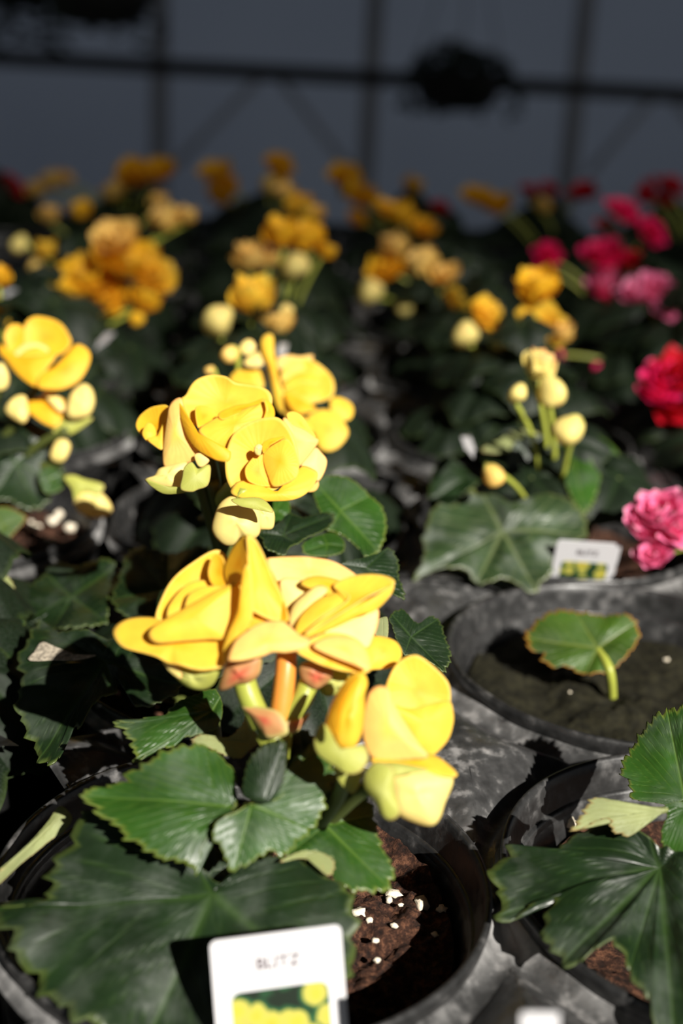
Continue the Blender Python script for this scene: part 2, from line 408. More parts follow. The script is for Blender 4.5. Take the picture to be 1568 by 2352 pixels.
hanging_basket(20, -50, 4.1, .15, 'leafy hanging basket at the far left of the top edge, trailing down to the pipe', 1., .9, .5)

# unseen part-clear sheets added overhead to dim the sun on rear rows and wall
def shade_sheet(name, x0, x1, y0, y1, z, open_):
    m, nt, b = newmat('shade_sheet_mat'); b.inputs['Base Color'].default_value = (.03, .035, .035, 1); b.inputs['Roughness'].default_value = .9
    tr = N(nt, 'ShaderNodeBsdfTransparent'); mx = N(nt, 'ShaderNodeMixShader', Fac=open_); L(nt, b, 0, mx, 1); L(nt, tr, 0, mx, 2); L(nt, mx, 0, nt.nodes['Material Output'], 'Surface')
    o = box(name, x0, x1, y0, y1, z, z + .004, m); tag(o, kind='structure'); return o
def over(Yb, z): return Yb + (z - 1.0) * SUN.y / SUN.z
for k, (Yb, op) in enumerate(((.80, .82), (.98, .76), (1.2, .68), (1.45, .62), (2.1, .12))):
    z = 3.25 + .02 * k; shade_sheet('added_shade_sheet', -5, 6, over(Yb, z), 7, z, op)

# bench
bz = RIMZ - POT_H
bench = box('bench', -1.0, 1.1, .05, 2.02, bz - .03, bz, M['bench'], None, .004)
tag(bench, 'long greenhouse bench under the plant trays', 'bench')
for x in (-.95, 1.05):
    for y in (.12, 1.0, 1.95): box('leg', x - .02, x + .02, y - .02, y + .02, 0, bz - .03, M['bench'], bench)

# ------------------------------------------------------------ trays and pots
HOLE = .0797
ea, eb = GA, GB
def tray_z(p):
    best = 9
    q = p - G0
    det = ea.x * eb.y - ea.y * eb.x; u = (q.x * eb.y - q.y * eb.x) / det; v = (ea.x * q.y - ea.y * q.x) / det
    for i in (math.floor(u), math.floor(u) + 1):
        for j in (math.floor(v), math.floor(v) + 1):
            best = min(best, (p - (G0 + ea * i + eb * j)).to_2d().length - HOLE)
    d = max(best, 0)
    lip = .0045 * math.exp(-(d / .0028) ** 2)
    dome = .010 * min(1, d / .026) ** 1.3
    cr = abs(noise.noise(Vector((p.x * 34, p.y * 34, 3)))); 
    return RIMZ - .0095 + lip + dome - .0022 * cr - .0028 * math.exp(-((d - .009) / .004) ** 2)
def tray(cells, label):
    V, F = [], []; n = 96; rings = [0, .0012, .0028, .005, .0075]
    mi, ma = min(c[0] for c in cells), max(c[0] for c in cells); mj, Mj = min(c[1] for c in cells), max(c[1] for c in cells)
    for (i, j) in cells:
        c = cell(i, j); base = len(V); rows = []
        fr = [('abs', x) for x in rings] + [('rel', x) for x in (.18, .36, .54, .72, .87, 1.)]
        for kind, val in [('in', .055), ('in', .02), ('in', .01)] + fr:
            for m in range(n):
                th = 2 * math.pi * m / n; u = Vector((math.cos(th), math.sin(th), 0))
                det = ea.x * eb.y - ea.y * eb.x; ca = (u.x * eb.y - u.y * eb.x) / det; cb = (ea.x * u.y - ea.y * u.x) / det
                la = (.5 if not ((ca > 0 and i == ma) or (ca < 0 and i == mi)) else .493); lb = (.5 if not ((cb > 0 and j == Mj) or (cb < 0 and j == mj)) else .493)
                T = min(la / abs(ca) if abs(ca) > 1e-9 else 9, lb / abs(cb) if abs(cb) > 1e-9 else 9)
                ta = la / abs(ca) if abs(ca) > 1e-9 else 9; tb = lb / abs(cb) if abs(cb) > 1e-9 else 9
                if ta <= tb and ((ca < 0 and i == mi and mi <= 0) or (ca > 0 and i == ma and ma < 0)): T = min(T, HOLE + .0045)
                if kind == 'in': p = c + u * (HOLE + .0006 - val * .12); p.z = RIMZ - .012 - val * 2
                else:
                    r = HOLE + min(val, (T - HOLE) * .5) if kind == 'abs' else HOLE + (min(.0075, (T - HOLE) * .5)) * (1 - val) + (T - HOLE) * val
                    p = c + u * r; p.z = tray_z(p)
                V.append(p)
        last = base + (3 + len(fr) - 1) * n
        for sa in (-1, 1):
            for sb in (-1, 1):
                if (sa < 0 and i == mi and mi <= 0) or (sa > 0 and i == ma and ma < 0): continue
                q = ea * sa * (.493 if (sa > 0 and i == ma) or (sa < 0 and i == mi) else .5) + eb * sb * (.493 if (sb > 0 and j == Mj) or (sb < 0 and j == mj) else .5)
                m = round(math.atan2(q.y, q.x) / (2 * math.pi) * n) % n; p = c + q; p.z = tray_z(p); V[last + m] = p
        nr = 3 + len(fr)
        for k in range(nr - 1):
            for m in range(n): m2 = (m + 1) % n; F.append((base + k * n + m, base + (k + 1) * n + m, base + (k + 1) * n + m2, base + k * n + m2))
    worn = []
    for p in V:
        ds = sorted((p - cell(i, j)).to_2d().length - HOLE for i in range(mi - 1, ma + 2) for j in range(mj - 1, Mj + 2))
        worn.append(min(1., .5 * math.exp(-(max(ds[0], 0) / .004) ** 2) + .9 * math.exp(-(max(ds[1], 0) / .012) ** 2)) if p.z > RIMZ - .013 else 0.)
    o = link('plant_tray', mesh('plant_tray', V, F, {'worn': worn}), M['tray_shaded' if mi != 0 else 'tray'])
    tag(o, label, 'plant tray', 'black plastic plant trays'); return o
def rng(a, b): return range(a, b + 1)
tray([(i, j) for i in rng(0, 1) for j in rng(-1, 1)], 'dusty black plant tray in the front, holding the nearest flowering plant and single-leaf pot')
tray([(i, j) for i in rng(-2, -1) for j in rng(-1, 1)], 'black plant tray at the left edge beside the front plant, mostly in shadow')
tray([(i, j) for i in rng(0, 1) for j in rng(2, 4)], 'black plant tray in the middle, showing as the grey aisle between the two yellow rows')
tray([(i, j) for i in rng(-2, -1) for j in rng(2, 4)], 'black plant tray at left holding the yellow rose-like bloom by the left edge')
tray([(i, j) for i in rng(2, 3) for j in rng(2, 4)], 'black plant tray at right under the nearer pink and red begonias')
tray([(i, j) for i in rng(0, 1) for j in rng(5, 7)], 'black plant tray far back in the middle under dim yellow begonias')
tray([(i, j) for i in rng(-2, -1) for j in rng(5, 7)], 'black plant tray far back at left under dim yellow begonias')
tray([(i, j) for i in rng(2, 3) for j in rng(5, 7)], 'black plant tray far back at right under magenta begonias')
tray([(i, j) for i in rng(-2, 3) for j in rng(8, 8)], 'black plant tray in the last row before the back wall')

PROF = [(.0560, -.1200), (.0600, -.1195), (.0672, -.060), (.0735, -.014), (.0745, -.0125), (.0765, -.0125), (.0790, -.0062), (.0800, -.0018), (.0796, .0004), (.0784, .0008), (.0774, -.0004), (.0768, -.004), (.0752, -.012), (.0742, -.0145), (.0728, -.0165), (.0716, -.021), (.0700, -.034), (.0690, -.046), (0.0, -.047)]
n = 112; V = []; F = []
for k, (r, z) in enumerate(PROF):
    for m in range(n):
        th = 2 * math.pi * m / n; w = 1.018 + .0035 * math.sin(3 * th + 1) + .0015 * math.sin(7 * th)
        V.append(Vector((r * w * math.cos(th), r * w * math.sin(th), POT_H + z)))
for k in range(len(PROF) - 1):
    for m in range(n): m2 = (m + 1) % n; F.append((k * n + m, k * n + m2, (k + 1) * n + m2, (k + 1) * n + m))
POT_ME = mesh('pot', V, F); POT_ME.materials.append(M['pot'])
def soil_mesh(nr, n, level, seed, slope=0.):
    V = [Vector((0, 0, POT_H + level))]; F = []
    for k in range(1, nr + 1):
        for m in range(n):
            r = .0705 * k / nr; th = 2 * math.pi * m / n; p = Vector((r * math.cos(th), r * math.sin(th), 0))
            h = .006 * noise.noise(p * 45 + Vector((seed, 0, 0))) + .0035 * noise.noise(p * 150 + Vector((0, seed, 0))) + .0022 * abs(noise.noise(p * 420 + Vector((0, 0, seed))))
            h += slope * max(0, (p.x * .6 + p.y * .8) / .07) ** 2 * (k / nr) ** 2
            V.append(p + Vector((0, 0, POT_H + level + h)))
    F = [(0, 1 + m, 1 + (m + 1) % n) for m in range(n)]
    for k in range(nr - 1):
        a, b = 1 + k * n, 1 + (k + 1) * n
        for m in range(n): m2 = (m + 1) % n; F.append((a + m, b + m, b + m2, a + m2))
    return mesh('soil', V, F)
SOIL_ME = soil_mesh(24, 64, -.024, 3); SOIL_ME.materials.append(M['soil'])
def potted(ij, label, cat='potted begonia', name='potted_begonia', soil=None, group=None):
    c = cell(*ij); t = empty(name, (c.x, c.y, RIMZ - POT_H)); tag(t, label, cat, group)
    p = link('pot', POT_ME, None, t); p.rotation_euler.z = R.uniform(0, 6)
    s = link('soil', soil or SOIL_ME, None, t)
    if not soil: s.rotation_euler.z = R.uniform(0, 6)
    return t, s
def perlite(px, py, size, z, soil, seed):
    soil.rotation_euler.z = 0
    c = ground(px, py, z); rr = random.Random(seed); bm = bmesh.new(); bmesh.ops.create_icosphere(bm, subdivisions=2, radius=size)
    sc = Vector((rr.uniform(.8, 1.3), rr.uniform(.7, 1), rr.uniform(.6, .9)))
    V = []
    for v in bm.verts:
        q = v.co * (1 + .6 * noise.noise(v.co / size * 1.7 + Vector((seed, 0, 0)))); V.append(Vector((q.x * sc.x, q.y * sc.y, q.z * sc.z)) + c)
    bm.verts.index_update(); F = [tuple(v.index for v in f.verts) for f in bm.faces]; bm.free()
    world_part('perlite', V, F, M['perlite'], soil)

# ------------------------------------------------------------ generic begonia leaf, flower, bud
def leaf_template(seed, N_=110, K=9):
    rr = random.Random(seed); ph = rr.uniform(0, 6)
    def rad(t):   # t = angle from the tip
        t = (t + math.pi) % (2 * math.pi) - math.pi
        r = .78 + .20 * math.cos(t) + .07 * math.cos(5 * t + .3) + .03 * math.sin(3 * t + ph)
        return r * (1 - .8 * math.exp(-((abs(t) - math.pi) / .22) ** 2))
    nv = [0, 1.1, -1.1, 2.15, -2.15, 2.9, -2.9]
    V, ra, ve = [Vector((0, 0, 0))], [0.], [1.]
    for k in range(1, K + 1):
        s = k / K
        for m in range(N_):
            t = 2 * math.pi * m / N_ - math.pi; q = rad(t) * (1 + .045 * (((m % 5) / 4) - .5) * s)
            dd = min(abs((t - a + math.pi) % (2 * math.pi) - math.pi) for a in nv) * s
            z = .09 * (1 - math.exp(-(dd / .16) ** 2)) * min(1, 2 * s) - .30 * s * s * s + .07 * s * s * math.sin(4 * t + ph)
            V.append(Vector((math.sin(t) * q * s, math.cos(t) * q * s, z))); ra.append(s); ve.append(math.exp(-(dd / (.04 * (1.2 - s))) ** 2))
    F = [(0, 1 + (m + 1) % N_, 1 + m) for m in range(N_)]
    for k in range(K - 1):
        a, b = 1 + k * N_, 1 + (k + 1) * N_
        for m in range(N_): m2 = (m + 1) % N_; F.append((a + m, a + m2, b + m2, b + m))
    return V, F, {'rad': ra, 'vein': ve}
LEAFS = []
for s in range(4):
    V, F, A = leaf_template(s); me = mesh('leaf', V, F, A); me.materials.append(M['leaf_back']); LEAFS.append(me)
def frame(z, x=None):
    z = z.normalized(); x = (x or z.orthogonal()); x = (x - z * x.dot(z)).normalized(); y = z.cross(x); return Matrix((x, y, z)).transposed()
def put_leaf(t, hub, out, nrm, size, me):
    """hub, out and nrm are in the plant's own frame; out is where the tip points."""
    z = nrm.normalized(); y = (out - z * out.dot(z)).normalized(); x = y.cross(z)
    o = bpy.data.objects.new('leaf', me); COL.objects.link(o); o.parent = t
    o.matrix_local = Matrix.Translation(hub) @ Matrix((x, y, z)).transposed().to_4x4() @ Matrix.Scale(size, 4); return o
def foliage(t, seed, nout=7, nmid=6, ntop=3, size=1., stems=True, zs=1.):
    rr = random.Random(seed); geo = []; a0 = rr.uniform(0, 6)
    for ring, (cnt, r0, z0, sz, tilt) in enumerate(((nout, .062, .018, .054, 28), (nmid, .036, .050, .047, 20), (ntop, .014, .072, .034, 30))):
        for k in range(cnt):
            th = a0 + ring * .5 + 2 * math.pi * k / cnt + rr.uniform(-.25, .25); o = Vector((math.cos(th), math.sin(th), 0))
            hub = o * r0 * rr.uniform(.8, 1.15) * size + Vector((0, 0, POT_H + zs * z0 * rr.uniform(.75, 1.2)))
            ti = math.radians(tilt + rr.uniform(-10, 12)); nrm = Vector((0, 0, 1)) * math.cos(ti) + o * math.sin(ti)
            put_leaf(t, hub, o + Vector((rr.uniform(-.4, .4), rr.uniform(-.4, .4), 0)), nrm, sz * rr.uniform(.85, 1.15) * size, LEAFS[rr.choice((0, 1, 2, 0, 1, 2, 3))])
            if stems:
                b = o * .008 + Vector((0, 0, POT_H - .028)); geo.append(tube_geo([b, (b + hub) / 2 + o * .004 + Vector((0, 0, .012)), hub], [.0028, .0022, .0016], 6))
    if geo:
        V, F, A = join_geo(geo); link('stem', mesh('stem', V, F), M['stem_dark'], t)
def petal_geo(c, Mx, az, L_, W, el0, el1, base=0., nu=8, nv=6, cup=.35, seed=0):
    V, ra, ve = [], [], []; x, z = base, 0.; ca, sa = math.cos(az), math.sin(az)
    for i in range(nu + 1):
        u = i / nu; el = math.radians(el0 + (el1 - el0) * u)
        if i: x += L_ / nu * math.cos(el); z += L_ / nu * math.sin(el)
        w = W * max(.06, math.sin(math.pi * min(.97, .06 + .94 * u ** .85))) ** .6
        for k in range(nv + 1):
            v = 2 * k / nv - 1; yy = v * w; q = cup * w * v * v
            px, pz = x - q * math.sin(el), z + q * math.cos(el); pz += .06 * L_ * u * math.sin(3 * v + seed)
            V.append(c + Mx @ Vector((px * ca - yy * sa, px * sa + yy * ca, pz))); ra.append(max(u, abs(v) * u)); ve.append(.5 + .5 * math.sin(8 * v))
    F = [(i * (nv + 1) + k, (i + 1) * (nv + 1) + k, (i + 1) * (nv + 1) + k + 1, i * (nv + 1) + k + 1) for i in range(nu) for k in range(nv)]
    return V, F, {'rad': ra, 'vein': ve}
def flower_geo(c, facing, Rr, seed, closed=0., full=0):
    rr = random.Random(seed); Mx = frame(facing); out = []
    whorls = [(5, 1.0, .62, 8 + closed, 48 + closed), (4, .80, .52, 34 + closed * .7, 72 + closed * .5), (4, .52, .36, 58, 96)]
    if full: whorls = [(6, 1., .5, 0, 40), (6, .86, .44, 22, 62), (6, .66, .38, 45, 85), (5, .44, .28, 62, 100)]
    for w, (cnt, l, wd, e0, e1) in enumerate(whorls):
        for k in range(cnt):
            az = 2 * math.pi * (k + .5 * w) / cnt + rr.uniform(-.2, .2)
            out.append(petal_geo(c, Mx, az, Rr * l * rr.uniform(.9, 1.1), Rr * wd * rr.uniform(.9, 1.12), e0 + rr.uniform(-8, 8), e1 + rr.uniform(-12, 12), .04 * Rr, seed=rr.uniform(0, 6)))
    return out
def bud_geo(c, axis, Rr, elong=1.35, seed=0):
    Mx = frame(axis); V, ra, ve = [], [], []; nr, n = 10, 18
    for i in range(nr + 1):
        ph = math.pi * i / nr; r = math.sin(ph) ** .85 * (1 - .18 * math.cos(ph)); z = -math.cos(ph) * elong
        for m in range(n):
            th = 2 * math.pi * m / n; q = 1 + .09 * math.sin(3 * th + seed + 1.2 * z)
            V.append(c + Mx @ Vector((Rr * r * q * math.cos(th), Rr * r * q * .85 * math.sin(th), Rr * z))); ra.append(.35 + .63 * (i / nr) ** 3); ve.append(.5 + .5 * math.sin(3 * th + 1.2 * z))
    F = [(i * n + m, i * n + (m + 1) % n, (i + 1) * n + (m + 1) % n, (i + 1) * n + m) for i in range(nr) for m in range(n)]
    return V, F, {'rad': ra, 'vein': ve}
def put_flower(t, px, py, rpx, kind='f', mat='yellow', dd=0., seed=None, petals=False):
    """A bloom of plant t: f faces the light, s is seen from the side, b is a closed bud."""
    seed = seed if seed is not None else int(px * 7 + py * 13); rr = random.Random(seed)
    base = Vector(t.location) + Vector((0, 0, POT_H))
    d = depth_of(base + Vector((0, 0, .07))) + dd; c = P(px, py, d); Rr = rpx * d / FPX * {'f': 1.3, 's': 1.45, 'b': 1.1}[kind]
    root = base + Vector((0, 0, -.02)); mid = root.lerp(c, .6) + Vector((0, 0, .01))
    tilt = Vector((rr.uniform(-.5, .5), rr.uniform(-.3, .3), rr.uniform(-.2, .3)))
    if kind == 'b':
        ax = (Vector((rr.uniform(-.6, .6), -.4, rr.uniform(-.4, .8)))).normalized()
        f = empty('bud', (0, 0, 0), t); V, F, A = bud_geo(c, ax, Rr * .86, 1.2, seed); world_part('petal', V, F, M[mat], f, A)
        sg = [petal_geo(c - ax * Rr * 1.02, frame(ax), k * 3.14, Rr * 1.15, Rr * .55, 20, 88, .05 * Rr) for k in (0, 1)]
        V, F, A = join_geo(sg); world_part('sepal', V, F, M['sepal'], f, A, .0005); end = c - ax * Rr
    else:
        fac = (CAM - c).normalized() * .55 + Vector((.15, 0, .75)) + tilt if kind == 'f' else Vector((rr.uniform(-.9, .9), -.15, 1.)) 
        f = empty('flower', (0, 0, 0), t); gs = flower_geo(c - fac.normalized() * Rr * .35, fac, Rr * (1.0 if kind == 'f' else 1.05), seed, 0 if kind == 'f' else 30, kind == 'd' or mat in ('pink', 'red', 'magenta'))
        if petals:
            for V, F, A in gs: world_part('petal', V, F, M[mat], f, A, .0005)
        else:
            V, F, A = join_geo(gs); world_part('petals', V, F, M[mat], f, A)
        end = c - fac.normalized() * Rr * .35
    tube('flower_stem', [root, mid, end], .0016, M['stem'], f, 1., 6)
    return f
# ------------------------------------------------------------ the front plant
def conv(x0, y0, s): return lambda pts: [(x0 + s * a, y0 + s * b) for a, b in pts]
k1, k2, k3 = conv(200, 1200, .574), conv(280, 820, .37), conv(0, 1600, .574)
k5, k6, k7 = conv(0, 700, .2976), conv(868, 900, .4464), conv(0, 1250, .319)
k8, k9, k10 = conv(560, 1040, .319), conv(868, 1200, .4464), conv(1100, 1600, .3197)
def pts(s): return [tuple(float(v) for v in q.split(',')) for q in s.split()]
def one(k, x, y): return k([(x, y)])[0]

soilA = soil_mesh(70, 200, -.026, 5, .010); soilA.materials.append(M['soil'])
A, sA = potted((0, 0), 'front potted begonia with two big yellow blooms on red-jointed stems, nearest the camera', soil=soilA)
for q, (px, py, sz) in enumerate(((825, 2095, .0022), (967, 2076, .0030), (902, 2052, .0022), (892, 2066, .0016), (1014, 2088, .0019), (985, 2060, .001), (848, 2113, .0012), (905, 2126, .0012), (998, 2146, .0012), (862, 2160, .0013), (920, 2078, .0009), (865, 2205, .0012))):
    perlite(px, py, sz, -.021, sA, q)
DA = .415
def pe(par, k, s, mat='yellow', dz=0., n=(0, 0, 1), cup=0., **kw):
    kw.setdefault('seed', len(s)); return patch('petal', k(pts(s)), M[mat], par, d=kw.pop('D', DA) + dz / 1000., n=n, cup=cup, **kw)
f = empty('flower', (0, 0, 0), A)
pe(f, k1, '270,385 300,290 350,215 420,160 480,122 520,112 552,138 566,190 556,250 500,290 420,340 330,400', 'yellow', 9, (.35, .1, .9), .14, ruff=.03)
pe(f, k1, '500,150 520,128 545,140 562,190 570,240 540,262 505,250 488,205', 'gold', 4, (-.3, .2, .9), .2)
pe(f, k1, '325,345 375,268 430,232 492,230 530,258 500,320 420,385 340,405', 'yellow', 2, (.3, .35, .9), -.2)
pe(f, k1, '400,300 440,262 500,250 560,255 600,260 560,330 470,390 390,400', 'yellow', -2, (.2, .45, .9), -.15)
pe(f, k1, '246,436 275,404 330,372 400,332 500,277 570,243 617,230 614,300 592,385 560,455 480,462 380,470 290,477 256,464', 'yellow', -8, (.12, .28, 1), -.22, center=one(k1, 430, 380))
pe(f, k1, '103,432 115,400 160,378 220,372 285,378 300,430 330,455 400,458 540,450 556,500 548,560 480,576 400,570 320,546 230,512 140,482', 'yellow', -5, (.05, .75, .75), -.12, ruff=.04, center=one(k1, 350, 480))
pe(f, k1, '552,200 578,122 608,76 634,57 646,120 650,228 615,240 575,262', 'gold', -2, (-.75, .1, .65), .05)
pe(f, k1, '634,57 665,65 692,110 716,165 746,240 776,300 802,390 742,394 690,374 652,347 640,300 644,180', 'yellow', -4, (.30, .1, .9), .16, center=one(k1, 690, 240))
pe(f, k1, '690,240 720,190 742,200 770,260 800,340 806,396 770,396 730,350', 'gold', -1, (-.5, .2, .8), .1)
pe(f, k1, '630,170 652,200 660,345 642,412 602,472 556,560 538,530 556,455 588,385 610,305 615,235', 'yellow', -11, (-.25, .05, .95), -.12)
pe(f, k1, '590,420 650,350 690,365 720,392 660,430 600,470', 'gold', -4, (.1, .4, .9), 0)
lump('receptacle', k1(pts('300,545 400,560 530,560 536,600 512,642 470,666 410,656 360,622 325,585')), M['sepal'], f, DA + .001, (0, -.3, 1), .7)
pe(f, k1, '305,550 335,560 372,590 376,625 350,612 318,582', 'pale', -4, (-.2, -.3, .9), -.1)
f = empty('flower', (0, 0, 0), A)
pe(f, k1, '716,150 760,140 830,137 900,140 980,155 1040,185 1082,220 1050,245 960,246 890,250 830,262 770,260 738,210', 'peach', 10, (.1, .12, 1), .05, ruff=.02)
pe(f, k1, '775,232 830,222 900,240 930,252 905,290 860,330 818,390 800,400 788,320', 'pale', 4, (.2, .2, 1), -.2)
pe(f, k1, '858,240 880,216 925,208 985,218 1035,240 1062,285 1010,300 930,270', 'yellow', 1, (.1, .6, .8), -.2)
pe(f, k1, '806,385 822,330 860,290 920,250 960,262 930,300 890,350 862,420 835,436 812,420', 'pale', -3, (-.1, .3, 1), -.3)
pe(f, k1, '835,440 850,380 890,330 950,290 1020,272 1064,290 1070,330 1010,372 930,432 880,458', 'yellow', -6, (.1, .35, 1), -.3)
pe(f, k1, '985,260 1060,222 1150,215 1212,228 1231,250 1190,272 1130,300 1060,345 980,392 900,440 870,452 930,400 1010,345 1050,300', 'yellow', -4, (.0, .62, .78), .1)
pe(f, k1, '1231,250 1216,292 1160,348 1092,374 1005,414 930,446 872,458 930,424 1000,382 1080,334 1150,298 1205,264', 'yellow', -5, (.25, -.05, 1), -.1)
pe(f, k1, '930,430 1020,398 1095,366 1158,345 1161,400 1142,460 1116,502 1050,470 980,450', 'pale', 1, (.38, .05, .95), .06)
pe(f, k1, '563,540 590,470 640,428 700,396 770,388 806,408 846,442 892,468 870,497 800,514 740,514 690,532 620,549 575,550', 'peach', -15, (.02, .42, .9), -.15, ruff=.03, rk=4)
pe(f, k1, '833,512 890,470 960,442 1030,448 1090,478 1122,520 1136,572 1120,602 1060,602 980,586 900,556', 'yellow', -9, (.1, .25, 1), .10, ruff=.03)
pe(f, k1, '905,490 960,455 1040,452 1095,485 1125,540 1125,585 1060,560 980,530', 'peach', -13, (.1, .5, .85), -.16)
pe(f, k1, '1108,495 1140,455 1192,455 1242,475 1263,512 1256,546 1220,577 1160,584 1124,577', 'yellow', 7, (.3, .3, .9), -.25)
lump('receptacle', k1(pts('930,612 985,590 1040,600 1046,645 1005,682 950,692 925,660')), M['sepal'], f, DA + .004, (.2, -.3, 1), .7)
lump('ovary', k1(pts('565,550 620,544 690,532 698,572 686,612 650,640 600,648 560,667 527,667 540,612')), M['bract'], A, DA - .004, (-.1, -.2, 1), .6)
lump('ovary', k1(pts('850,575 880,556 930,560 986,596 962,640 912,667 870,642 852,612')), M['bract'], A, DA - .002, (.1, -.2, 1), .6)
def T(k, q, d, par, r, mat, name='stem', taper=1.):
    pp = [P(*one(k, x, y), d + dz / 1000) for x, y, dz in q]; return tube(name, pp, r, mat, par, taper)
T(k1, ((628, 632, 0), (650, 700, -1), (700, 810, 0)), DA, A, .0036, M['stem'], 'stem')
T(k1, ((800, 500, 2), (792, 620, 0), (768, 815, 0)), DA, A, .0033, M['stem_orange'], 'stem')
T(k1, ((885, 640, 2), (860, 710, 0), (790, 815, 1)), DA, A, .0033, M['stem'], 'stem')
pe(A, k1, '610,733 680,740 752,756 788,800 792,848 722,864 690,832 650,780', 'bract', -7, (-.3, .1, .95), -.3).name = 'bract'
pe(A, k1, '786,835 800,800 858,785 894,762 872,802 832,842', 'bract', -4, (.4, .1, .9), -.2).name = 'bract'
c0 = Vector(A.location) + Vector((0, 0, POT_H - .03))
tube('stem', [P(*one(k1, 745, 850), DA - .001), P(*one(k1, 748, 960), DA + .012), c0], .0052, M['stem'], A, .9)
# side bloom and buds at the right
f = empty('flower', (0, 0, 0), A); D3 = .405
pe(f, k1, '1192,665 1220,590 1260,546 1310,530 1352,550 1402,592 1442,642 1453,700 1440,740 1380,770 1300,800 1240,780 1212,712', 'yellow', 8, (.1, .1, 1), .10, D=D3, ruff=.03)
pe(f, k1, '1210,730 1300,745 1400,720 1455,715 1469,760 1470,805 1452,862 1412,912 1380,932 1330,894 1260,792', 'yellow', 2, (.25, .2, .95), -.18, D=D3, ruff=.03)
pe(f, k1, '1098,832 1108,742 1125,682 1160,655 1202,665 1217,712 1262,792 1322,882 1362,940 1300,950 1200,955 1138,944 1108,892', 'peach', -6, (-.12, .12, 1), -.22, D=D3)
pe(f, k1, '1136,940 1250,925 1350,925 1410,938 1480,1000 1450,1014 1350,996 1250,1000 1196,995', 'yellow', -6, (.05, .7, .7), -.1, D=D3)
f = empty('bud', (0, 0, 0), A)
lump('petal', k1(pts('1203,1012 1280,978 1370,985 1450,1008 1464,1042 1432,1122 1412,1182 1380,1214 1320,1206 1240,1166 1213,1092')), M['pale'], f, D3 - .006, (.1, .1, 1), .55, center=one(k1, 1310, 1085), seams=2)
pe(f, k1, '1105,1005 1150,960 1212,985 1222,1080 1242,1162 1214,1192 1180,1182 1140,1112 1104,1062', 'sepal', -20, (-.3, .1, .95), -.35, D=D3).name = 'sepal'
pe(f, k1, '1140,975 1200,955 1290,965 1360,985 1280,1000 1210,1010', 'sepal', -17, (0, .6, .8), -.2, D=D3).name = 'sepal'
f = empty('bud', (0, 0, 0), A)
lump('petal', k1(pts('955,802 975,732 1020,652 1060,607 1104,600 1123,642 1111,692 1110,762 1096,852 1060,907 1010,902 988,872 960,842')), M['yellow'], f, D3 - .008, (-.1, .1, 1), .55, center=one(k1, 1040, 770), seams=2)
pe(f, k1, '960,790 985,720 1030,650 1070,612 1090,620 1060,690 1030,770 1010,850 985,860', 'gold', -22, (-.5, .1, .9), -.2, D=D3)
pe(f, k1, '905,862 938,802 966,832 992,882 1040,912 1102,890 1122,942 1092,992 1040,1003 988,972 920,922', 'sepal', -14, (-.1, .3, .95), -.3, D=D3).name = 'sepal'
pe(f, k1, '985,975 1040,995 1100,985 1090,1040 1060,1085 1010,1040', 'sepal', -6, (-.1, .1, 1), -.2, D=D3).name = 'sepal'
T(k1, ((1030, 1020, -4), (1010, 1090, 6), (900, 1250, 25)), D3, A, .0024, M['stem_dark'], 'stem')  # this stem and the next: their shade put into the darker colour
T(k1, ((1150, 1060, -4), (1090, 1080, 4), (960, 1200, 25)), D3, A, .0024, M['stem_dark'], 'stem')
# leaves of the front plant
def lf(par, k, s, hub, mat='leaf', z=None, d=None, wn=(0, -.25, 1), n=None, cup=0., puff=.07, teeth=.05, **kw):
    return patch('leaf', k(pts(s)), M[mat], par, center=one(k, *hub), z=z, d=d or .4, wn=None if n else wn, n=n or (0, 0, 1), cup=cup, leaf=True, puff=puff, teeth=teeth, seed=len(s), **kw)
lf(A, k3, '330,500 270,600 215,690 172,728 195,748 222,765 210,800 130,845 60,850 0,830 -60,835 5,930 60,1000 80,1070 150,1150 200,1220 280,1290 380,1350 550,1420 700,1450 850,1450 1000,1400 1200,1300 1330,1230 1390,1130 1412,1020 1428,930 1405,850 1418,800 1380,760 1330,740 1270,690 1200,650 1100,640 950,690 880,745 820,700 750,640 600,560 450,510 400,485', (850, 790), 'leaf', z=.018, wn=(-.05, -.50, 1), ruff=.02, rk=5, puff=.05)
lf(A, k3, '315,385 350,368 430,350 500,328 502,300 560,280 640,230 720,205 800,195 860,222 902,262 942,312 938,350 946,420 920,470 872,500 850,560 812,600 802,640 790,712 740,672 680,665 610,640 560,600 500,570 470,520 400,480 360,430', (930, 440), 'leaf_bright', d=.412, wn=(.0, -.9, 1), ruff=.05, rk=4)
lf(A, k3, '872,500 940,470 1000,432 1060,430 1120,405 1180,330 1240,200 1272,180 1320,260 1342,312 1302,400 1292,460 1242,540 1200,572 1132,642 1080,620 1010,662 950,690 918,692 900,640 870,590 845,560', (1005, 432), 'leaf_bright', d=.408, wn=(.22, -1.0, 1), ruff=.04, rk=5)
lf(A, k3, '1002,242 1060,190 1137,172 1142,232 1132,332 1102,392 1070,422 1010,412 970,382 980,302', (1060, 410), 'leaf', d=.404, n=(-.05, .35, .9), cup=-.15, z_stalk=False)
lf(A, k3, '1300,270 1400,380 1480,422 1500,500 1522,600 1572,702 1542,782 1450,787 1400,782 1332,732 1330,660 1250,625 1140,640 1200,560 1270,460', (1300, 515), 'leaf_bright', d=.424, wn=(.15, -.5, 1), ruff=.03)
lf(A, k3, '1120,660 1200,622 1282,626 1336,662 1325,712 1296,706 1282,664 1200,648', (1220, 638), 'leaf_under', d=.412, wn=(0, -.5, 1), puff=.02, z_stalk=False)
lf(A, k3, '453,104 520,110 580,85 650,80 700,30 780,0 860,-22 890,40 866,120 790,150 722,165 692,195 640,207 580,242 546,262 530,200 500,150', (850, 60), 'leaf_bright', d=.448, wn=(-.15, -.55, 1))
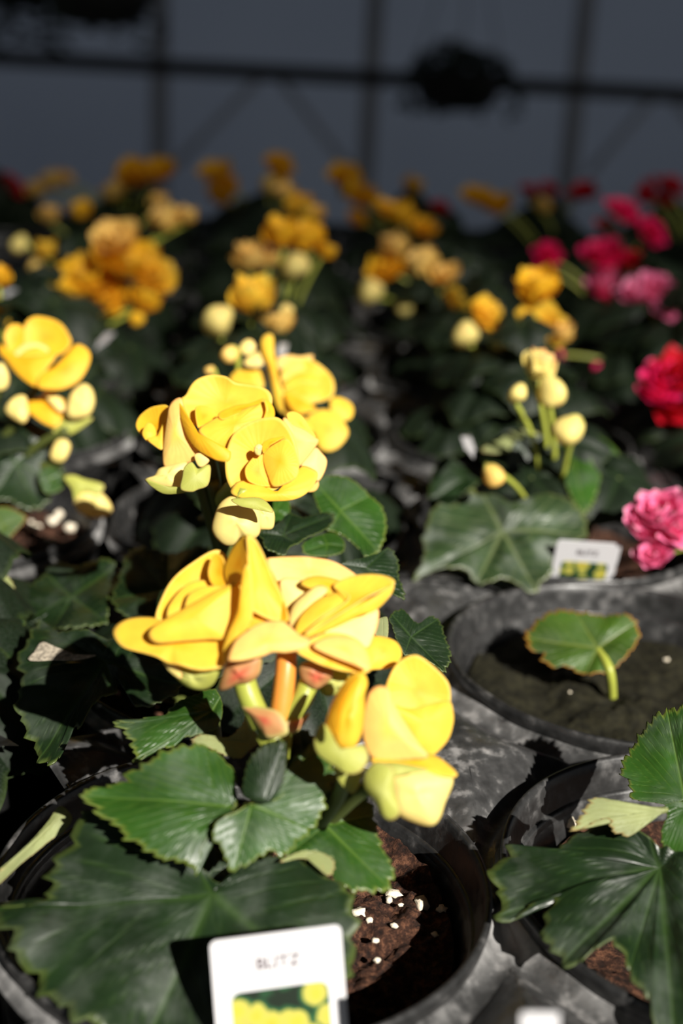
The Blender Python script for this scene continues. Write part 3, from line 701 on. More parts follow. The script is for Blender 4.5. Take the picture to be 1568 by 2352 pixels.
lf(A, k3, '765,180 800,152 852,163 920,160 970,110 982,82 1012,130 1042,177 1000,212 960,247 900,236 840,207 798,197', (1000, 185), 'leaf_under', d=.437, n=(0, .3, 1), puff=.02, z_stalk=False)
lf(A, k3, '0,702 60,640 130,570 190,500 240,438 288,482 262,532 200,572 140,622 80,672 0,752 -60,802 -80,770', (250, 470), 'leaf_under', d=.44, n=(.2, .5, .8), puff=.02, teeth=.02, z_stalk=False)
lf(A, k3, '1120,430 1135,330 1142,232 1150,170 1210,130 1270,180 1325,262 1345,330 1295,455 1240,500 1170,470', (1230, 330), 'leaf', d=.421, n=(-.5, .2, .85), z_stalk=False)
lf(A, k3, '700,640 820,600 900,640 960,690 900,760 820,720', (850, 700), 'leaf', d=.425, wn=(0, -.3, 1))
stalks(A, c0, M['stem_dark'])

# ------------------------------------------------------------ second plant in the centre row
B, sB = potted((0, 1), 'second potted begonia straight behind the front one, with a crowded bunch of sharp yellow blooms')
DB = .53
def pb(par, s, mat='yellow', dz=0., n=(0, 0, 1), cup=0., **kw): return pe(par, k2, s, mat, dz, n, cup, D=DB, **kw)
f = empty('flower', (0, 0, 0), B)
pb(f, '98,440 115,380 170,330 230,308 292,310 300,380 285,450 265,520 247,577 190,541 140,502', 'gold', 8, (-.3, .2, .9), .2)
pb(f, '130,470 160,410 195,420 215,470 200,510 160,520', 'yellow', 2, (.3, .2, .9), -.3)
pb(f, '160,505 215,490 262,400 275,440 262,520 247,570 200,545', 'yellow', 0, (.1, .4, .9), -.2)
f = empty('flower', (0, 0, 0), B)
pb(f, '366,275 400,245 430,190 470,150 530,125 590,120 650,135 700,170 770,180 850,195 907,220 932,270 920,330 860,350 760,360 640,390 530,430 478,440 430,420 390,350', 'yellow', 9, (.05, .2, 1), .18, ruff=.03, center=one(k2, 640, 290))
pb(f, '455,315 530,312 580,350 560,400 492,432 466,434', 'gold', 2, (.5, .3, .8), .1)
pb(f, '600,352 700,305 790,290 850,268 880,262 860,300 800,330 700,360 620,390', 'gold', 0, (0, .6, .7), 0)
pb(f, '476,442 540,395 612,360 700,335 790,306 850,286 886,263 902,300 886,385 822,420 745,470 700,520 668,590 620,565 550,530 500,485', 'yellow', -4, (.05, .3, 1), -.16, ruff=.025, rk=7)
pb(f, '886,263 920,280 947,332 938,388 880,400 895,330', 'gold', -3, (.5, .2, .8), -.1)
pb(f, '288,300 320,262 356,251 370,290 368,340 382,420 402,500 452,570 467,600 442,640 372,666 300,684 257,682 246,620 256,500 274,380', 'peach', -4, (-.2, .05, 1), -.18, center=one(k2, 330, 480))
pb(f, '343,262 372,325 402,395 442,442 502,488 572,533 642,563 668,580 657,633 592,633 522,602 460,562 410,502 374,422 352,350', 'gold', -9, (-.1, .25, .95), -.30)
f = empty('flower', (0, 0, 0), B)
pb(f, '645,700 650,600 685,500 740,445 820,400 900,381 972,384 1032,440 1072,520 1097,620 1092,720 1000,800 900,850 780,860 700,840 660,780', 'yellow', -8, (-.02, .12, 1), .14, ruff=.015, center=one(k2, 850, 610))
pb(f, '870,600 900,560 960,520 1012,500 1052,540 1082,610 1092,690 1072,745 1002,785 932,795 902,735 876,662', 'yellow', -13, (-.15, .25, .95), -.22)
pb(f, '762,700 790,650 830,610 868,590 876,670 900,750 930,800 880,806 820,792 775,762', 'gold', -12, (.35, .2, .9), .06)
pb(f, '872,540 920,510 970,500 1010,496 960,525 900,562 876,598', 'gold', -14, (0, .6, .8), 0)
lump('stigma', k2(pts('822,560 850,540 878,562 874,600 846,612 824,596')), M['pale'], f, DB - .015)
pb(f, '676,826 715,765 780,760 850,792 950,822 1050,792 1090,720 1122,664 1190,684 1217,715 1197,772 1140,837 1060,872 950,880 840,877 740,861', 'yellow', -15, (.08, .45, .9), -.18, center=one(k2, 960, 845))
f = empty('flower', (0, 0, 0), B)
pb(f, '1000,390 1020,378 1062,420 1132,450 1202,500 1222,520 1190,575 1140,640 1095,680 1050,640 1020,500', 'peach', 0, (.2, .05, 1), -.15)
pb(f, '1020,360 1060,340 1120,370 1160,430 1200,500 1140,470 1060,430', 'yellow', 4, (.2, .3, 1), 0)
pb(f, '1120,660 1160,610 1205,560 1242,590 1277,640 1262,712 1225,768 1190,740 1140,710', 'pale', 2, (.35, .1, .9), -.25)
pb(f, '1130,800 1200,760 1222,790 1200,830 1150,836', 'peach', 6, (.2, -.2, .9), -.1)
f = empty('bud', (0, 0, 0), B)
lump('petal', k2(pts('143,762 200,740 230,695 290,675 360,658 410,664 400,760 370,815 260,818 180,790')), M['pale'], f, DB - .004, (-.1, .2, 1), .5)
pb(f, '365,815 375,740 388,680 430,648 472,690 540,664 549,720 530,792 470,817 430,832', 'sepal', -17, (.1, .2, .95), -.25).name = 'sepal'
pb(f, '143,762 180,785 260,805 365,812 470,806 400,838 330,850 250,847 170,797', 'sepal', -14, (-.05, -.2, 1), -.15).name = 'sepal'
pb(f, '450,610 490,600 540,640 500,680 470,670', 'pale', -8, (0, 0, 1), -.2).name = 'bud_tip'
f = empty('bud', (0, 0, 0), B)
lump('petal', k2(pts('557,1050 575,980 605,912 660,868 720,860 800,892 858,940 862,1060 845,1112 800,1137 742,1122 700,1167 640,1170 590,1132 563,1090')), M['pale'], f, DB - .012, (0, 0, 1), .55, seams=2)
lump('petal', k2(pts('810,910 870,890 922,930 947,982 936,1062 880,1072 842,1060 820,980')), M['pale'], f, DB - .010, (.3, 0, 1), .5)
pb(f, '680,878 760,868 850,868 905,900 938,955 870,945 790,930 720,912', 'sepal', -27, (.1, .5, .85), -.2).name = 'sepal'
T(k2, ((760, 868, -14), (700, 800, -4), (600, 900, 20)), DB, B, .003, M['stem'], 'stem')
cB = Vector(B.location) + Vector((0, 0, POT_H - .03))
for q in ((520, 560), (640, 640), (850, 850), (460, 700), (560, 780)):
    h = P(*one(k2, *q), DB + .012); tube('stem', [cB, cB.lerp(h, .55) + Vector((0, 0, .01)), h], .0028, M['stem_dark'], B)
def lB(*a, **kw): return lf(B, *a, **kw)
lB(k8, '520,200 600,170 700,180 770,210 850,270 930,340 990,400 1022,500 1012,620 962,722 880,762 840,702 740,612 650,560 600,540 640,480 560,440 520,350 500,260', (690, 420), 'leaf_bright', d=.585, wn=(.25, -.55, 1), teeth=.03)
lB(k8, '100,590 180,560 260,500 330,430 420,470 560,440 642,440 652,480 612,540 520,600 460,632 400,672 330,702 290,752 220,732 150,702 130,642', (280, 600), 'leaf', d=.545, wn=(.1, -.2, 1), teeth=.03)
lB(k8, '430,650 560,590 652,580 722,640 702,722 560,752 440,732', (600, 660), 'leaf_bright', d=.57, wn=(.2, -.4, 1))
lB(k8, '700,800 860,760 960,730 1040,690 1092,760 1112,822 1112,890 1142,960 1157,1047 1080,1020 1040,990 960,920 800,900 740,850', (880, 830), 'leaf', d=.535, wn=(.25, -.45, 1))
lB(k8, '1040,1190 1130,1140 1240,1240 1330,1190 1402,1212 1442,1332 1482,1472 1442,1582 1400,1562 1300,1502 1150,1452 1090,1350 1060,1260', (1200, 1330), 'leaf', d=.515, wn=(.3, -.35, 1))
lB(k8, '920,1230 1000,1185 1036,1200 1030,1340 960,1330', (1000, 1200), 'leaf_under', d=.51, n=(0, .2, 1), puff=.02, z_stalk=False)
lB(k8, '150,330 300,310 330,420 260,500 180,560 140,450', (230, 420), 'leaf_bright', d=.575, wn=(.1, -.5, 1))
lB(k7, '130,872 160,782 220,700 240,612 290,550 400,640 560,640 800,700 1000,740 1200,860 1290,960 1310,1040 1200,1120 1060,1152 965,1147 945,1040 925,965 880,930 825,950 835,1060 720,1142 660,1222 600,1312 520,1352 470,1392 430,1442 432,1552 350,1602 290,1542 250,1482 222,1382 180,1352 160,1282 120,1162 160,1062 160,962', (760, 850), 'leaf', z=.022, wn=(-.15, -.30, 1), ruff=.03, rk=5, teeth=.05)
hp = ground(*one(k7, 760, 850), .022); hn = Vector((-.15, -.30, 1)).normalized(); cc = one(k7, 400, 790)
dq = (hp - CAM).dot(hn) / ray(*cc).dot(hn)
patch('dried_spot', k7(pts('210,835 250,770 300,705 400,740 500,780 570,805 690,800 560,832 400,835')), M['dried'], B, center=cc, d=dq - .0045, wn=hn)
lB(k7, '880,180 930,60 1050,40 1250,60 1500,60 1540,200 1500,380 1300,500 1100,560 900,520 800,400 850,280', (1200, 330), 'leaf', d=.60, wn=(-.2, -.25, 1))
lB(k7, '60,330 250,300 400,150 560,190 800,130 860,280 800,420 760,560 600,640 420,640 300,560 160,560 90,640 40,520', (520, 380), 'leaf', d=.62, wn=(-.3, -.2, 1))
lB(k7, '-80,240 20,210 90,280 110,380 60,470 -20,480 -80,420', (10, 350), 'leaf_under', d=.60, n=(0, .6, .8), puff=.05, z_stalk=False)
lB(k7, '-80,560 40,520 180,560 140,640 110,700 60,650 20,600', (20, 560), 'leaf', d=.58, wn=(0, -.3, 1))
stalks(B, cB, M['stem_dark'])
foliage(B, 21, 3, 2, 0, .8)

# ------------------------------------------------------------ single-leaf pot and the two plants at right
Fp, sF = potted((1, 1), 'round black pot of mossy soil holding only one yellowing leaf', 'potted seedling', 'potted_begonia')
sF.data = sF.data.copy(); sF.data.materials.clear(); sF.data.materials.append(M['soil_mossy'])
lf(Fp, k9, '760,580 830,490 922,460 1040,470 1150,478 1290,490 1332,540 1340,602 1282,692 1242,732 1160,772 1080,777 960,732 900,742 840,702 850,660 790,662', (1130, 650), 'leaf_yellow', d=.63, wn=(-.1, -.55, 1), ruff=.05)
h = P(*one(k9, 1130, 655), .632); b = ground(*one(k9, 1205, 900), -.024)
tube('leaf_stalk', [h, P(*one(k9, 1190, 760), .622), b], .0022, M['stem'], Fp)
for q, (px, py, sz) in enumerate(((1105, 1480, .0015), (1135, 1475, .0013), (1112, 1522, .002), (1308, 1590, .0015), (1352, 1566, .0014), (1180, 1418, .0022), (1530, 1515, .002))): perlite(px, py, sz * .6, -.022, sF, 40 + q)

G, sG = potted((1, 0), 'leafy flowerless begonia at the right edge in front, broad dusty dark green leaves')
perlite(1300, 1890, .0034, -.02, sG, 61)
def lG(*a, **kw): return lf(G, *a, **kw)
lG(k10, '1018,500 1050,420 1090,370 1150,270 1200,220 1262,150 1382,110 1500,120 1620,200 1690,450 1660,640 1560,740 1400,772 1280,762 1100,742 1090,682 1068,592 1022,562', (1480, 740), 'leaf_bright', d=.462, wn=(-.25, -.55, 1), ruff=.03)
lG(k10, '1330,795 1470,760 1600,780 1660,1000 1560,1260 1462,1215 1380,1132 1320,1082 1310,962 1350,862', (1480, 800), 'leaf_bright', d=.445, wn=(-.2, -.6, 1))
lG(k10, '665,962 720,872 800,742 850,728 900,748 1050,768 1200,790 1350,795 1332,830 1200,832 1125,852 1102,922 1112,982 1060,1007 1000,987 950,972 940,912 910,882 820,902 740,952', (1340, 812), 'leaf_under', d=.436, n=(-.1, .35, .9), puff=.03, z_stalk=False)
lG(k10, '90,1250 180,1150 215,1070 300,1075 370,1132 450,1182 560,1102 700,1002 850,952 1000,962 1150,1052 1280,1132 1350,1152 1500,1202 1620,1500 1620,2000 1520,2420 1300,2440 1240,2300 1190,2150 1080,2052 1050,1902 960,1832 930,1802 850,1842 750,1922 670,1947 560,1882 510,1792 440,1682 480,1572 545,1475 440,1468 330,1522 240,1580 195,1592 140,1542 140,1432 118,1370', (1300, 1230), 'leaf', z=.018, wn=(-.12, -.30, 1), ruff=.03, rk=6)
cG = Vector(G.location) + Vector((0, 0, POT_H - .03))
stalks(G, cG, M['stem_dark'], .0024)

E_, sE = potted((1, 2), 'begonia with pale yellow buds over broad silvery-veined leaves, behind the single-leaf pot')
def lE(*a, **kw): return lf(E_, *a, **kw)
lE(k6, '430,540 500,520 600,530 640,560 680,590 760,560 850,540 960,560 1050,620 1082,722 1000,790 920,800 890,872 900,932 850,972 820,1022 770,1027 700,982 640,972 560,992 520,1002 480,962 420,932 300,942 180,982 230,882 230,762 250,682 300,602 380,602', (640, 720), 'leaf_sheen', d=.703, wn=(-.05, -.62, 1), puff=.12, teeth=.03)
lE(k6, '650,420 680,300 740,240 850,228 920,270 970,350 960,440 900,532 800,572 700,560 660,500', (800, 300), 'leaf', d=.75, n=(.0, .15, 1), puff=.04)
lE(k6, '258,562 290,402 350,340 420,380 480,442 520,472 440,542 380,592 300,602', (440, 450), 'leaf', d=.75, wn=(-.2, -.55, 1))
lE(k6, '930,240 1000,218 1060,260 1082,330 1112,402 1142,452 1122,532 1090,602 1050,622 1000,562 960,462 985,380 955,310', (1000, 330), 'leaf_bright', d=.74, wn=(.2, -.55, 1))
lE(k6, '535,295 640,222 760,198 855,235 740,246 680,300 600,312', (700, 260), 'leaf_under', d=.752, n=(-.1, .5, .8), puff=.02, z_stalk=False)
lE(k6, '1095,220 1200,280 1300,422 1322,502 1230,472 1130,422 1085,322', (1130, 300), 'leaf_bright', d=.77, wn=(.3, -.4, 1))
stalks(E_, Vector(E_.location) + Vector((0, 0, POT_H - .03)), M['stem_dark'])
foliage(E_, 33, 0, 4, 2, .8, zs=.8)
put_flower(E_, 1230, 845, 44, 's', 'pale', -.03, 5, True)
put_flower(E_, 1265, 897, 36, 'b', 'pale', -.04, 8); put_flower(E_, 1187, 905, 24, 'b', 'pale', -.04, 3)
put_flower(E_, 1308, 985, 36, 'b', 'pale', -.05, 4); put_flower(E_, 1132, 1090, 26, 'b', 'peach', -.06, 9)

# third plant of the centre row and the plant at the left edge
C_, sC = potted((0, 2), 'third begonia of the centre row, soft yellow double bloom with one long drooping petal')
foliage(C_, 41, 6, 4, 2, .8)
k0 = conv(420, 600, .2806)
DC = .70
def pc(par, s, mat='yellow', dz=0., n=(0, 0, 1), cup=0., **kw): return pe(par, k0, s, mat, dz, n, cup, D=DC, **kw)
f = empty('flower', (0, 0, 0), C_)
pc(f, '800,960 830,880 900,830 1000,810 1100,850 1190,920 1232,1010 1225,1110 1150,1150 1050,1170 930,1150 840,1080', 'yellow', 8, (.1, .25, 1), .15, ruff=.05)
pc(f, '820,1060 900,1000 1010,980 1100,1030 1130,1100 1050,1160 930,1160', 'yellow', -3, (0, .4, 1), -.2)
pc(f, '830,1040 860,960 950,900 1060,900 1130,970 1080,1010 960,1000', 'yellow', 0, (.2, .5, .9), -.2)
pc(f, '830,1080 900,1090 1000,1140 1090,1200 1030,1230 940,1240 880,1190', 'gold', -8, (0, .5, .9), -.15)
pc(f, '770,800 860,770 960,780 1060,770 1040,830 930,850 830,900 780,880', 'peach', 12, (0, .2, 1), 0)
f = empty('flower', (0, 0, 0), C_)
pc(f, '1020,1270 1110,1210 1230,1220 1290,1270 1350,1370 1340,1440 1270,1520 1190,1550 1120,1520 1080,1420 1030,1330', 'yellow', -4, (.1, .25, 1), -.15)
pc(f, '1220,1120 1290,1110 1370,1150 1400,1210 1380,1280 1320,1300 1260,1250 1210,1200', 'yellow', 2, (.3, .3, 1), -.2)
pc(f, '840,1230 900,1240 1000,1290 1060,1380 1030,1410 950,1380 880,1320', 'yellow', -6, (.1, .4, .9), -.1)
f = empty('flower', (0, 0, 0), C_)
pc(f, '640,640 680,590 730,600 740,700 760,850 790,1000 850,1130 870,1240 800,1230 750,1140 720,1000 690,850 650,740', 'yellow', -2, (.0, .1, 1), -.2, center=(420 + .2806 * 740, 600 + .2806 * 900))
pc(f, '380,970 420,900 500,870 590,870 650,900 665,980 640,1040 540,1020 440,1000', 'yellow', 6, (0, .3, 1), -.2)
pc(f, '500,830 560,760 650,730 680,800 640,850 560,860', 'pale', 3, (0, .3, 1), -.2)
pc(f, '470,690 520,640 570,650 590,710 540,760 490,750', 'pale', 4, (0, .2, 1), -.25)
put_flower(C_, 528, 812, 20, 'b', 'peach', -.03); put_flower(C_, 482, 850, 12, 'b', 'peach', -.03)
D_, sD = potted((-1, 2), 'begonia at the left edge with a big rose-like yellow bloom and hanging buds')
DD = .70
def pd(par, s, mat='yellow', dz=0., n=(0, 0, 1), cup=0., **kw): return pe(par, k5, s, mat, dz, n, cup, D=DD, **kw)
f = empty('flower', (0, 0, 0), D_)
pd(f, '185,250 200,150 270,98 380,110 470,150 530,230 552,310 482,385 360,400 240,390 190,330', 'gold', 10, (.05, .15, 1), .15)
pd(f, '35,250 60,178 110,152 168,168 186,230 172,330 110,395 55,340', 'gold', 8, (.15, .15, 1), .1)
pd(f, '105,375 150,320 210,288 300,288 372,332 340,385 200,395', 'pale', 3, (.1, .5, .9), -.2)
pd(f, '150,390 200,340 280,320 340,340 370,380 260,410', 'yellow', 0, (.1, .5, .9), -.2)
pd(f, '-20,290 30,340 100,382 250,387 425,372 360,480 320,540 292,622 220,602 120,522 40,422 -10,362', 'gold', -8, (-.1, .3, 1), -.16)
pd(f, '288,622 310,530 420,468 540,338 600,294 672,332 697,400 662,502 592,592 480,642 370,644', 'gold', -10, (.15, .3, 1), -.16)
f = empty('flower', (0, 0, 0), D_)
pd(f, '185,770 260,720 340,690 440,690 500,740 480,850 430,930 350,910 260,850', 'gold', 0, (.1, .4, .9), -.2)
pd(f, '330,660 400,670 470,720 500,790 470,820 400,760', 'pale', -3, (.2, .3, .9), -.2)
f = empty('bud', (0, 0, 0), D_)
lump('petal', k5(pts('510,800 540,700 600,630 660,610 715,660 730,760 690,850 610,880 530,870')), M['pale'], f, DD - .004, (.1, .1, 1), .6)
pd(f, '400,960 480,860 560,860 690,870 710,880 640,940 540,1000 440,1010', 'sepal', 0, (0, 0, 1), -.2).name = 'sepal'
f = empty('bud', (0, 0, 0), D_)
lump('petal', k5(pts('40,820 70,750 140,700 200,710 215,790 220,860 180,915 100,880')), M['pale'], f, DD - .002, (0, .1, 1), .6)
f = empty('bud', (0, 0, 0), D_)
lump('petal', k5(pts('385,1170 410,1090 450,1040 510,1040 545,1090 520,1170 480,1215 420,1210')), M['pale'], f, DD + .004, (0, 0, 1), .6)
f = empty('bud', (0, 0, 0), D_)
lump('petal', k5(pts('565,1520 600,1450 690,1420 780,1450 850,1530 862,1600 800,1640 700,1640 610,1600')), M['pale'], f, DD - .004, (0, 0, 1), .6)
pd(f, '490,1330 560,1310 640,1340 760,1370 800,1400 760,1460 690,1440 620,1450 570,1500 550,1420', 'sepal', -8, (0, .2, 1), -.2).name = 'sepal'
f = empty('bud', (0, 0, 0), D_)
lump('petal', k5(pts('-60,520 -10,450 40,470 70,560 50,640 -30,660')), M['pale'], f, DD, (0, 0, 1), .6)
cD = Vector(D_.location) + Vector((0, 0, POT_H - .03))
for q, dd in (((290, 640), .006), ((520, 960), .0), ((470, 1210), .008), ((540, 1340), .002), ((170, 880), .004), ((20, 600), .002)):
    h = P(*one(k5, *q), DD + dd); tube('stem', [cD, cD.lerp(h, .6) + Vector((0, 0, .012)), h], .0024, M['stem_dark'], D_)
lf(D_, k5, '-80,1050 60,950 200,930 300,950 420,1000 470,1200 500,1380 420,1450 330,1560 200,1590 60,1520 -80,1500', (120, 1220), 'leaf', d=.71, n=(.1, .4, .9), puff=.05)
lf(D_, k5, '300,1300 400,1250 480,1320 490,1400 420,1450 340,1440', (390, 1340), 'leaf_bright', d=.70, n=(.1, .4, .9), puff=.05)
lf(D_, k5, '-60,1600 40,1560 150,1600 200,1650 120,1750 40,1830 -60,1800', (20, 1700), 'leaf_yellow', d=.69, n=(.1, .4, .9), puff=.05)
stalks(D_, cD, M['stem_dark'])
foliage(D_, 45, 0, 3, 2, .8)
for q, (px, py, sz) in enumerate(((80, 1210, .003), (120, 1195, .0036), (135, 1182, .003), (160, 1212, .0036), (120, 1240, .0026), (70, 1200, .002), (200, 1205, .002), (112, 1148, .0022))): perlite(px, py, sz, -.018, sD, 70 + q)

# plants whose leaves only reach into the picture
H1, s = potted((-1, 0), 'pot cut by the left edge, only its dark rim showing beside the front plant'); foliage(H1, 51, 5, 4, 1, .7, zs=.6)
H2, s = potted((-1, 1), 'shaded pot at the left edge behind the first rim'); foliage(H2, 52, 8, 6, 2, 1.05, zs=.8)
H3, s = potted((1, -1), 'pot at the bottom right corner under the big dusty leaf, mostly out of the picture')

# ------------------------------------------------------------ the rows behind
def row(ij, label, fl, seed, mat='yellow', size=1., group=None):
    t, s_ = potted(ij, label, group=group); foliage(t, seed, size=size * .93, zs=.62 if ij[1] >= 7 else .8 if ij[1] >= 5 else .95)
    for q in fl:
        x, y, r, kind = q[:4]; put_flower(t, x, y, r, kind, q[4] if len(q) > 4 else mat, (q[5] if len(q) > 5 else 0.))
    return t
Y = 'yellow'; GO = 'gold'; PA = 'pale'; PE = 'peach'
row((-1, 3), 'yellow begonia cut by the left edge above the rose-like bloom', [(-2, 640, 34, 's', GO), (-8, 700, 30, 'f', GO), (-6, 735, 24, 'f', GO)], 60)
row((0, 3), 'yellow begonia with an upright cup bloom and pink-tipped side buds, right above the sharp bunch', [(575, 690, 58, 's', Y), (500, 740, 38, 'b', PA), (640, 745, 44, 's', PE), (655, 720, 20, 'b', PA)], 61, size=.8)
row((1, 3), 'yellow begonia with two tall stacked blooms at right of the dark aisle', [(1238, 665, 55, 's', GO), (1240, 745, 58, 'f', Y), (1285, 770, 34, 's', PE), (1115, 722, 44, 'f', Y), (1070, 770, 33, 'b', PA), (1165, 780, 33, 'b', PA)], 62, size=.8)
row((-1, 4), 'begonia crowned by a wide golden dome of crowded blooms at left', [(195, 640, 72, 'f', GO), (295, 600, 70, 'f', GO), (350, 630, 58, 'f', Y), (265, 545, 56, 'f', PE), (145, 670, 50, 's', GO), (240, 680, 55, 'f', GO), (330, 690, 44, 's', GO), (312, 730, 18, 'b', GO), (165, 730, 42, 's', Y), (262, 712, 16, 'b', GO)], 63)
row((0, 4), 'centre-row begonia with a broad arched yellow bloom and round pale bud below', [(575, 600, 46, 's', PE), (615, 600, 30, 's', PE), (675, 615, 34, 'b', PA), (650, 545, 48, 's', GO), (710, 552, 46, 's', GO), (745, 580, 25, 's', GO)], 64, size=.8)
row((1, 4), 'pale yellow begonia trailing a diagonal line of blooms, between the tall pair and the aisle', [(1050, 692, 40, 's', Y), (1020, 630, 38, 'f', PE), (975, 610, 42, 's', PE)], 65, size=.8)
row((2, 4), 'light pink begonia at right with an arching frilled bloom', [(1460, 665, 42, 'f', 'pink'), (1500, 662, 40, 'f', 'pink'), (1530, 700, 38, 'f', 'pink'), (1370, 845, 12, 'b', 'magenta'), (1280, 815, 14, 'b', 'magenta')], 66)
row((-1, 5), 'begonia with small scattered yellow buds above the left edge bloom', [(45, 560, 22, 'b', PA), (105, 578, 28, 's', Y), (80, 610, 16, 'b', PE), (385, 510, 42, 's', PE), (430, 500, 26, 's', PE)], 67)
row((0, 5), 'begonia of the centre row with a small high yellow bloom', [(700, 498, 36, 's', Y), (725, 490, 24, 'f', PE)], 68)
row((1, 5), 'yellow begonia with a triangle of blooms just right of the dark aisle', [(890, 612, 46, 'f', GO), (910, 570, 36, 's', PE), (848, 672, 32, 'b', PA), (930, 705, 22, 'b', PA)], 69, size=.8)
row((2, 5), 'magenta begonia with a tall bright column of frilled blooms', [(1385, 580, 46, 'f', 'magenta'), (1388, 648, 38, 'f', 'pink'), (1390, 670, 30, 'f', 'magenta'), (1450, 597, 30, 'f', 'red'), (1258, 580, 32, 'f', 'magenta'), (1250, 612, 26, 'f', 'magenta')], 70)
row((-1, 6), 'begonia with two small upright yellow blooms in the dark left background', [(190, 485, 32, 's', GO), (110, 498, 26, 's', PE), (365, 470, 26, 's', PE)], 71)
row((0, 6), 'begonia of the centre row far back with paired golden blooms', [(690, 470, 32, 'f', GO), (655, 440, 26, 's', PE)], 72)
row((1, 6), 'golden begonia far back at right of the centre row, two sprawling blooms', [(920, 498, 40, 's', GO), (975, 522, 32, 'f', GO), (885, 480, 30, 'f', GO)], 73)
row((2, 6), 'deep pink begonia far back at right with a dark crimson pair', [(1430, 482, 40, 'f', 'magenta'), (1500, 530, 34, 'f', 'magenta'), (1395, 520, 26, 'f', 'red')], 74)
row((-1, 7), 'dim golden begonia with a broad clump of blooms in front of the left wall post', [(315, 395, 42, 'f', GO), (370, 390, 36, 'f', GO), (265, 440, 34, 's', PE), (290, 415, 26, 'f', GO)], 75)
row((0, 7), 'dim golden begonia with the tallest stack of blooms against the wall', [(640, 378, 34, 'f', GO), (618, 425, 24, 'b', PE), (660, 440, 26, 'f', GO), (640, 405, 24, 's', GO)], 76)
row((1, 7), 'dim golden begonia in front of the middle wall post', [(790, 400, 36, 'f', GO), (835, 450, 32, 'f', GO), (808, 435, 30, 's', GO), (820, 500, 24, 'f', GO)], 77)
row((2, 7), 'dim yellow begonia far back between the red bud and the right-hand red flowers', [(1095, 452, 38, 'f', GO), (1145, 468, 32, 'f', GO), (1245, 475, 24, 's', PE)], 78)
row((3, 7), 'dark red begonia in the top right corner of the flower bed', [(1540, 425, 34, 'f', 'red'), (1525, 455, 24, 'f', 'red'), (1480, 450, 22, 'f', 'red')], 79)
row((-2, 8), 'dark red begonia at the far left in the last row', [(30, 425, 28, 'f', 'red'), (2, 462, 24, 'f', 'red')], 80)
row((-1, 8), 'pale dull yellow begonia in the last row beside the far left red one', [(125, 420, 30, 's', PE), (85, 440, 26, 's', PE), (150, 408, 20, 'f', PE)], 81)
row((0, 8), 'golden begonia in the last row standing as a narrow upright clump', [(495, 395, 38, 'f', GO), (500, 450, 34, 's', GO), (520, 425, 28, 'f', GO)], 82)
row((1, 8), 'begonia in the last row with a small golden tip and one red bloom beside it', [(945, 428, 26, 's', GO), (1010, 478, 24, 'f', 'red')], 83)
row((2, 8), 'leafy crimson begonia in the last row in front of the right wall post', [(1215, 435, 22, 'f', 'red'), (1260, 432, 20, 'f', 'red'), (1340, 440, 30, 'f', 'red')], 84)
row((3, 8), 'dark bushy begonia in the last row at the far right, barely blooming', [(1490, 428, 18, 'f', 'red')], 85)
row((2, 3), 'hot pink and red begonia with a large ruffled bloom cut by the right edge', [(1530, 870, 52, 'f', 'magenta'), (1515, 900, 44, 'f', 'magenta'), (1560, 850, 54, 'f', 'red'), (1550, 930, 52, 'f', 'red')], 86)
row((2, 2), 'pink begonia with a candy pink frilled bloom at the right edge', [(1512, 1168, 62, 'f', 'pink', -.085), (1486, 1205, 46, 'f', 'pink', -.085), (1556, 1205, 56, 'f', 'pink', -.085), (1500, 1270, 38, 'f', 'pink', -.085)], 87)
# ------------------------------------------------------------ plant tags
def plant_tag(label, tl, tr, d, yaw, lean, W, H, group='white plant tags', dd=0., print_=True):
    """A card stuck in the soil; tl and tr are its top corners."""
    c = P((tl[0] + tr[0]) / 2, (tl[1] + tr[1]) / 2, d)
    x = P(tr[0], tr[1], d + dd) - P(tl[0], tl[1], d - dd); x = x.normalized()
    y = Vector((0, math.sin(lean), math.cos(lean))); y = (y - x * y.dot(x)).normalized(); z = x.cross(y)
    t = empty('plant_tag', c - y * H); tag(t, label, 'plant tag', group)
    Mx = Matrix((x, y, z)).transposed()
    def part(name, out, z0, z1, mat, parent=t):
        n = len(out); V = [Mx @ Vector((p[0], p[1] + H, z0)) for p in out] + [Mx @ Vector((p[0], p[1] + H, z1)) for p in out]
        F = [tuple(range(n))[::-1], tuple(range(n, 2 * n))] + [(k, (k + 1) % n, n + (k + 1) % n, n + k) for k in range(n)]
        return link(name, mesh(name, V, F, smooth=False), mat, parent)
    def rr(x0, x1, y0, y1, r):
        o = []
        for cx, cy, a in ((x1 - r, y1 - r, 0), (x0 + r, y1 - r, 90), (x0 + r, y0 + r, 180), (x1 - r, y0 + r, 270)):
            for k in range(5): th = math.radians(a + 22.5 * k); o.append((cx + r * math.cos(th), cy + r * math.sin(th)))
        return o
    w = W / 2
    card = rr(-w, w, -H * .62, 0, W * .05)
    part('card', card, -.0003, .0003, M['card'])
    part('spike', [(-w * .8, -H * .61), (0, -H), (w * .8, -H * .61)], -.0003, .0003, M['card'])
    if print_:
        part('flower_picture', rr(-w * .74, w * .74, -1.25 * W, -.42 * W, W * .07), .0003, .0004, M['picture'])
        cu = bpy.data.curves.new('lettering', 'FONT'); cu.body = 'BLITZ'; cu.size = W * .135; cu.align_x = 'CENTER'; cu.extrude = .00005; cu.offset = W * .002
        cu.materials.append(M['ink']); tmp = bpy.data.objects.new('lettering', cu); me = bpy.data.meshes.new_from_object(tmp); bpy.data.objects.remove(tmp); o = bpy.data.objects.new('lettering', me); COL.objects.link(o); o.parent = t
        o.matrix_local = Matrix.Translation(Mx @ Vector((0, H - .265 * W, .00042))) @ Mx.to_4x4()
    return t
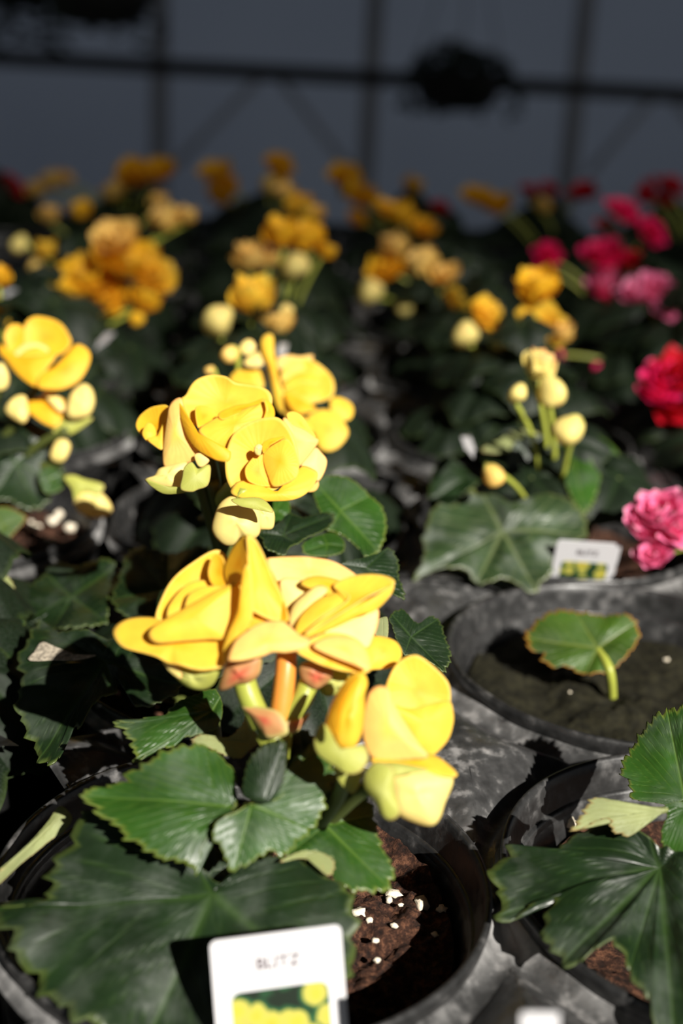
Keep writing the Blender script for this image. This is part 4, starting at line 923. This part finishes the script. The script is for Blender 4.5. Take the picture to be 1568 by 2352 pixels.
plant_tag('white plant tag with a yellow flower picture, in the front pot at the bottom edge', (480, 2162), (785, 2122), .373, 0, math.radians(18), .0362, .085, dd=.003)
plant_tag('smaller white plant tag with a yellow flower picture, behind the single-leaf pot', (1284, 1240), (1424, 1250), .682, 0, math.radians(-20), .0320, .055)
def edge_tag(label, px, py, d, h, w=.0055, lean=93):
    dx = w / 2 * FPX / d; plant_tag(label, (px - dx, py), (px + dx, py), d, 0, math.radians(lean), w, h, print_=False)
edge_tag('narrow white plant tag seen edge-on at the left, under the golden dome of blooms', 254, 765, .93, .06)
edge_tag('narrow white plant tag seen edge-on beside the long drooping yellow petal', 651, 790, .84, .05)
edge_tag('narrow white plant tag seen edge-on in the dark gap left of the silvery-veined leaves', 1068, 1000, .76, .05)
edge_tag('narrow white plant tag seen edge-on near the left picture edge', 32, 665, 1.0, .05)
edge_tag('white plant tag poking up at the bottom edge below the bottom right pot rim', 1240, 2325, .30, .05, .0085, 10)

# ------------------------------------------------------------ light, world, camera
sun = bpy.data.lights.new('sun', 'SUN'); sun.energy = 9.0; sun.angle = math.radians(.55); sun.color = (1, .95, .87)
so = bpy.data.objects.new('sun', sun); COL.objects.link(so); so.rotation_euler = SUN.to_track_quat('Z', 'Y').to_euler(); so.location = (3, -3, 5)
w = bpy.data.worlds.new('World'); S.world = w; w.use_nodes = True
bg = w.node_tree.nodes['Background']; bg.inputs['Color'].default_value = (.80, .89, 1.0, 1); bg.inputs['Strength'].default_value = .14
cam = bpy.data.cameras.new('camera'); co = bpy.data.objects.new('camera', cam); COL.objects.link(co); S.camera = co
co.matrix_world = Matrix.Translation(CAM) @ Matrix((RT, UP, -FWD)).transposed().to_4x4()
cam.sensor_fit = 'VERTICAL'; cam.sensor_height = 36; cam.lens = FPX / 2352 * 36; cam.clip_start = .01; cam.clip_end = 60
cam.dof.use_dof = True; cam.dof.focus_distance = .485; cam.dof.aperture_fstop = 5.3
S.view_settings.view_transform = 'Standard'; S.view_settings.look = 'None'; S.view_settings.exposure = 0; S.view_settings.gamma = 1
S.view_settings.use_curve_mapping = False
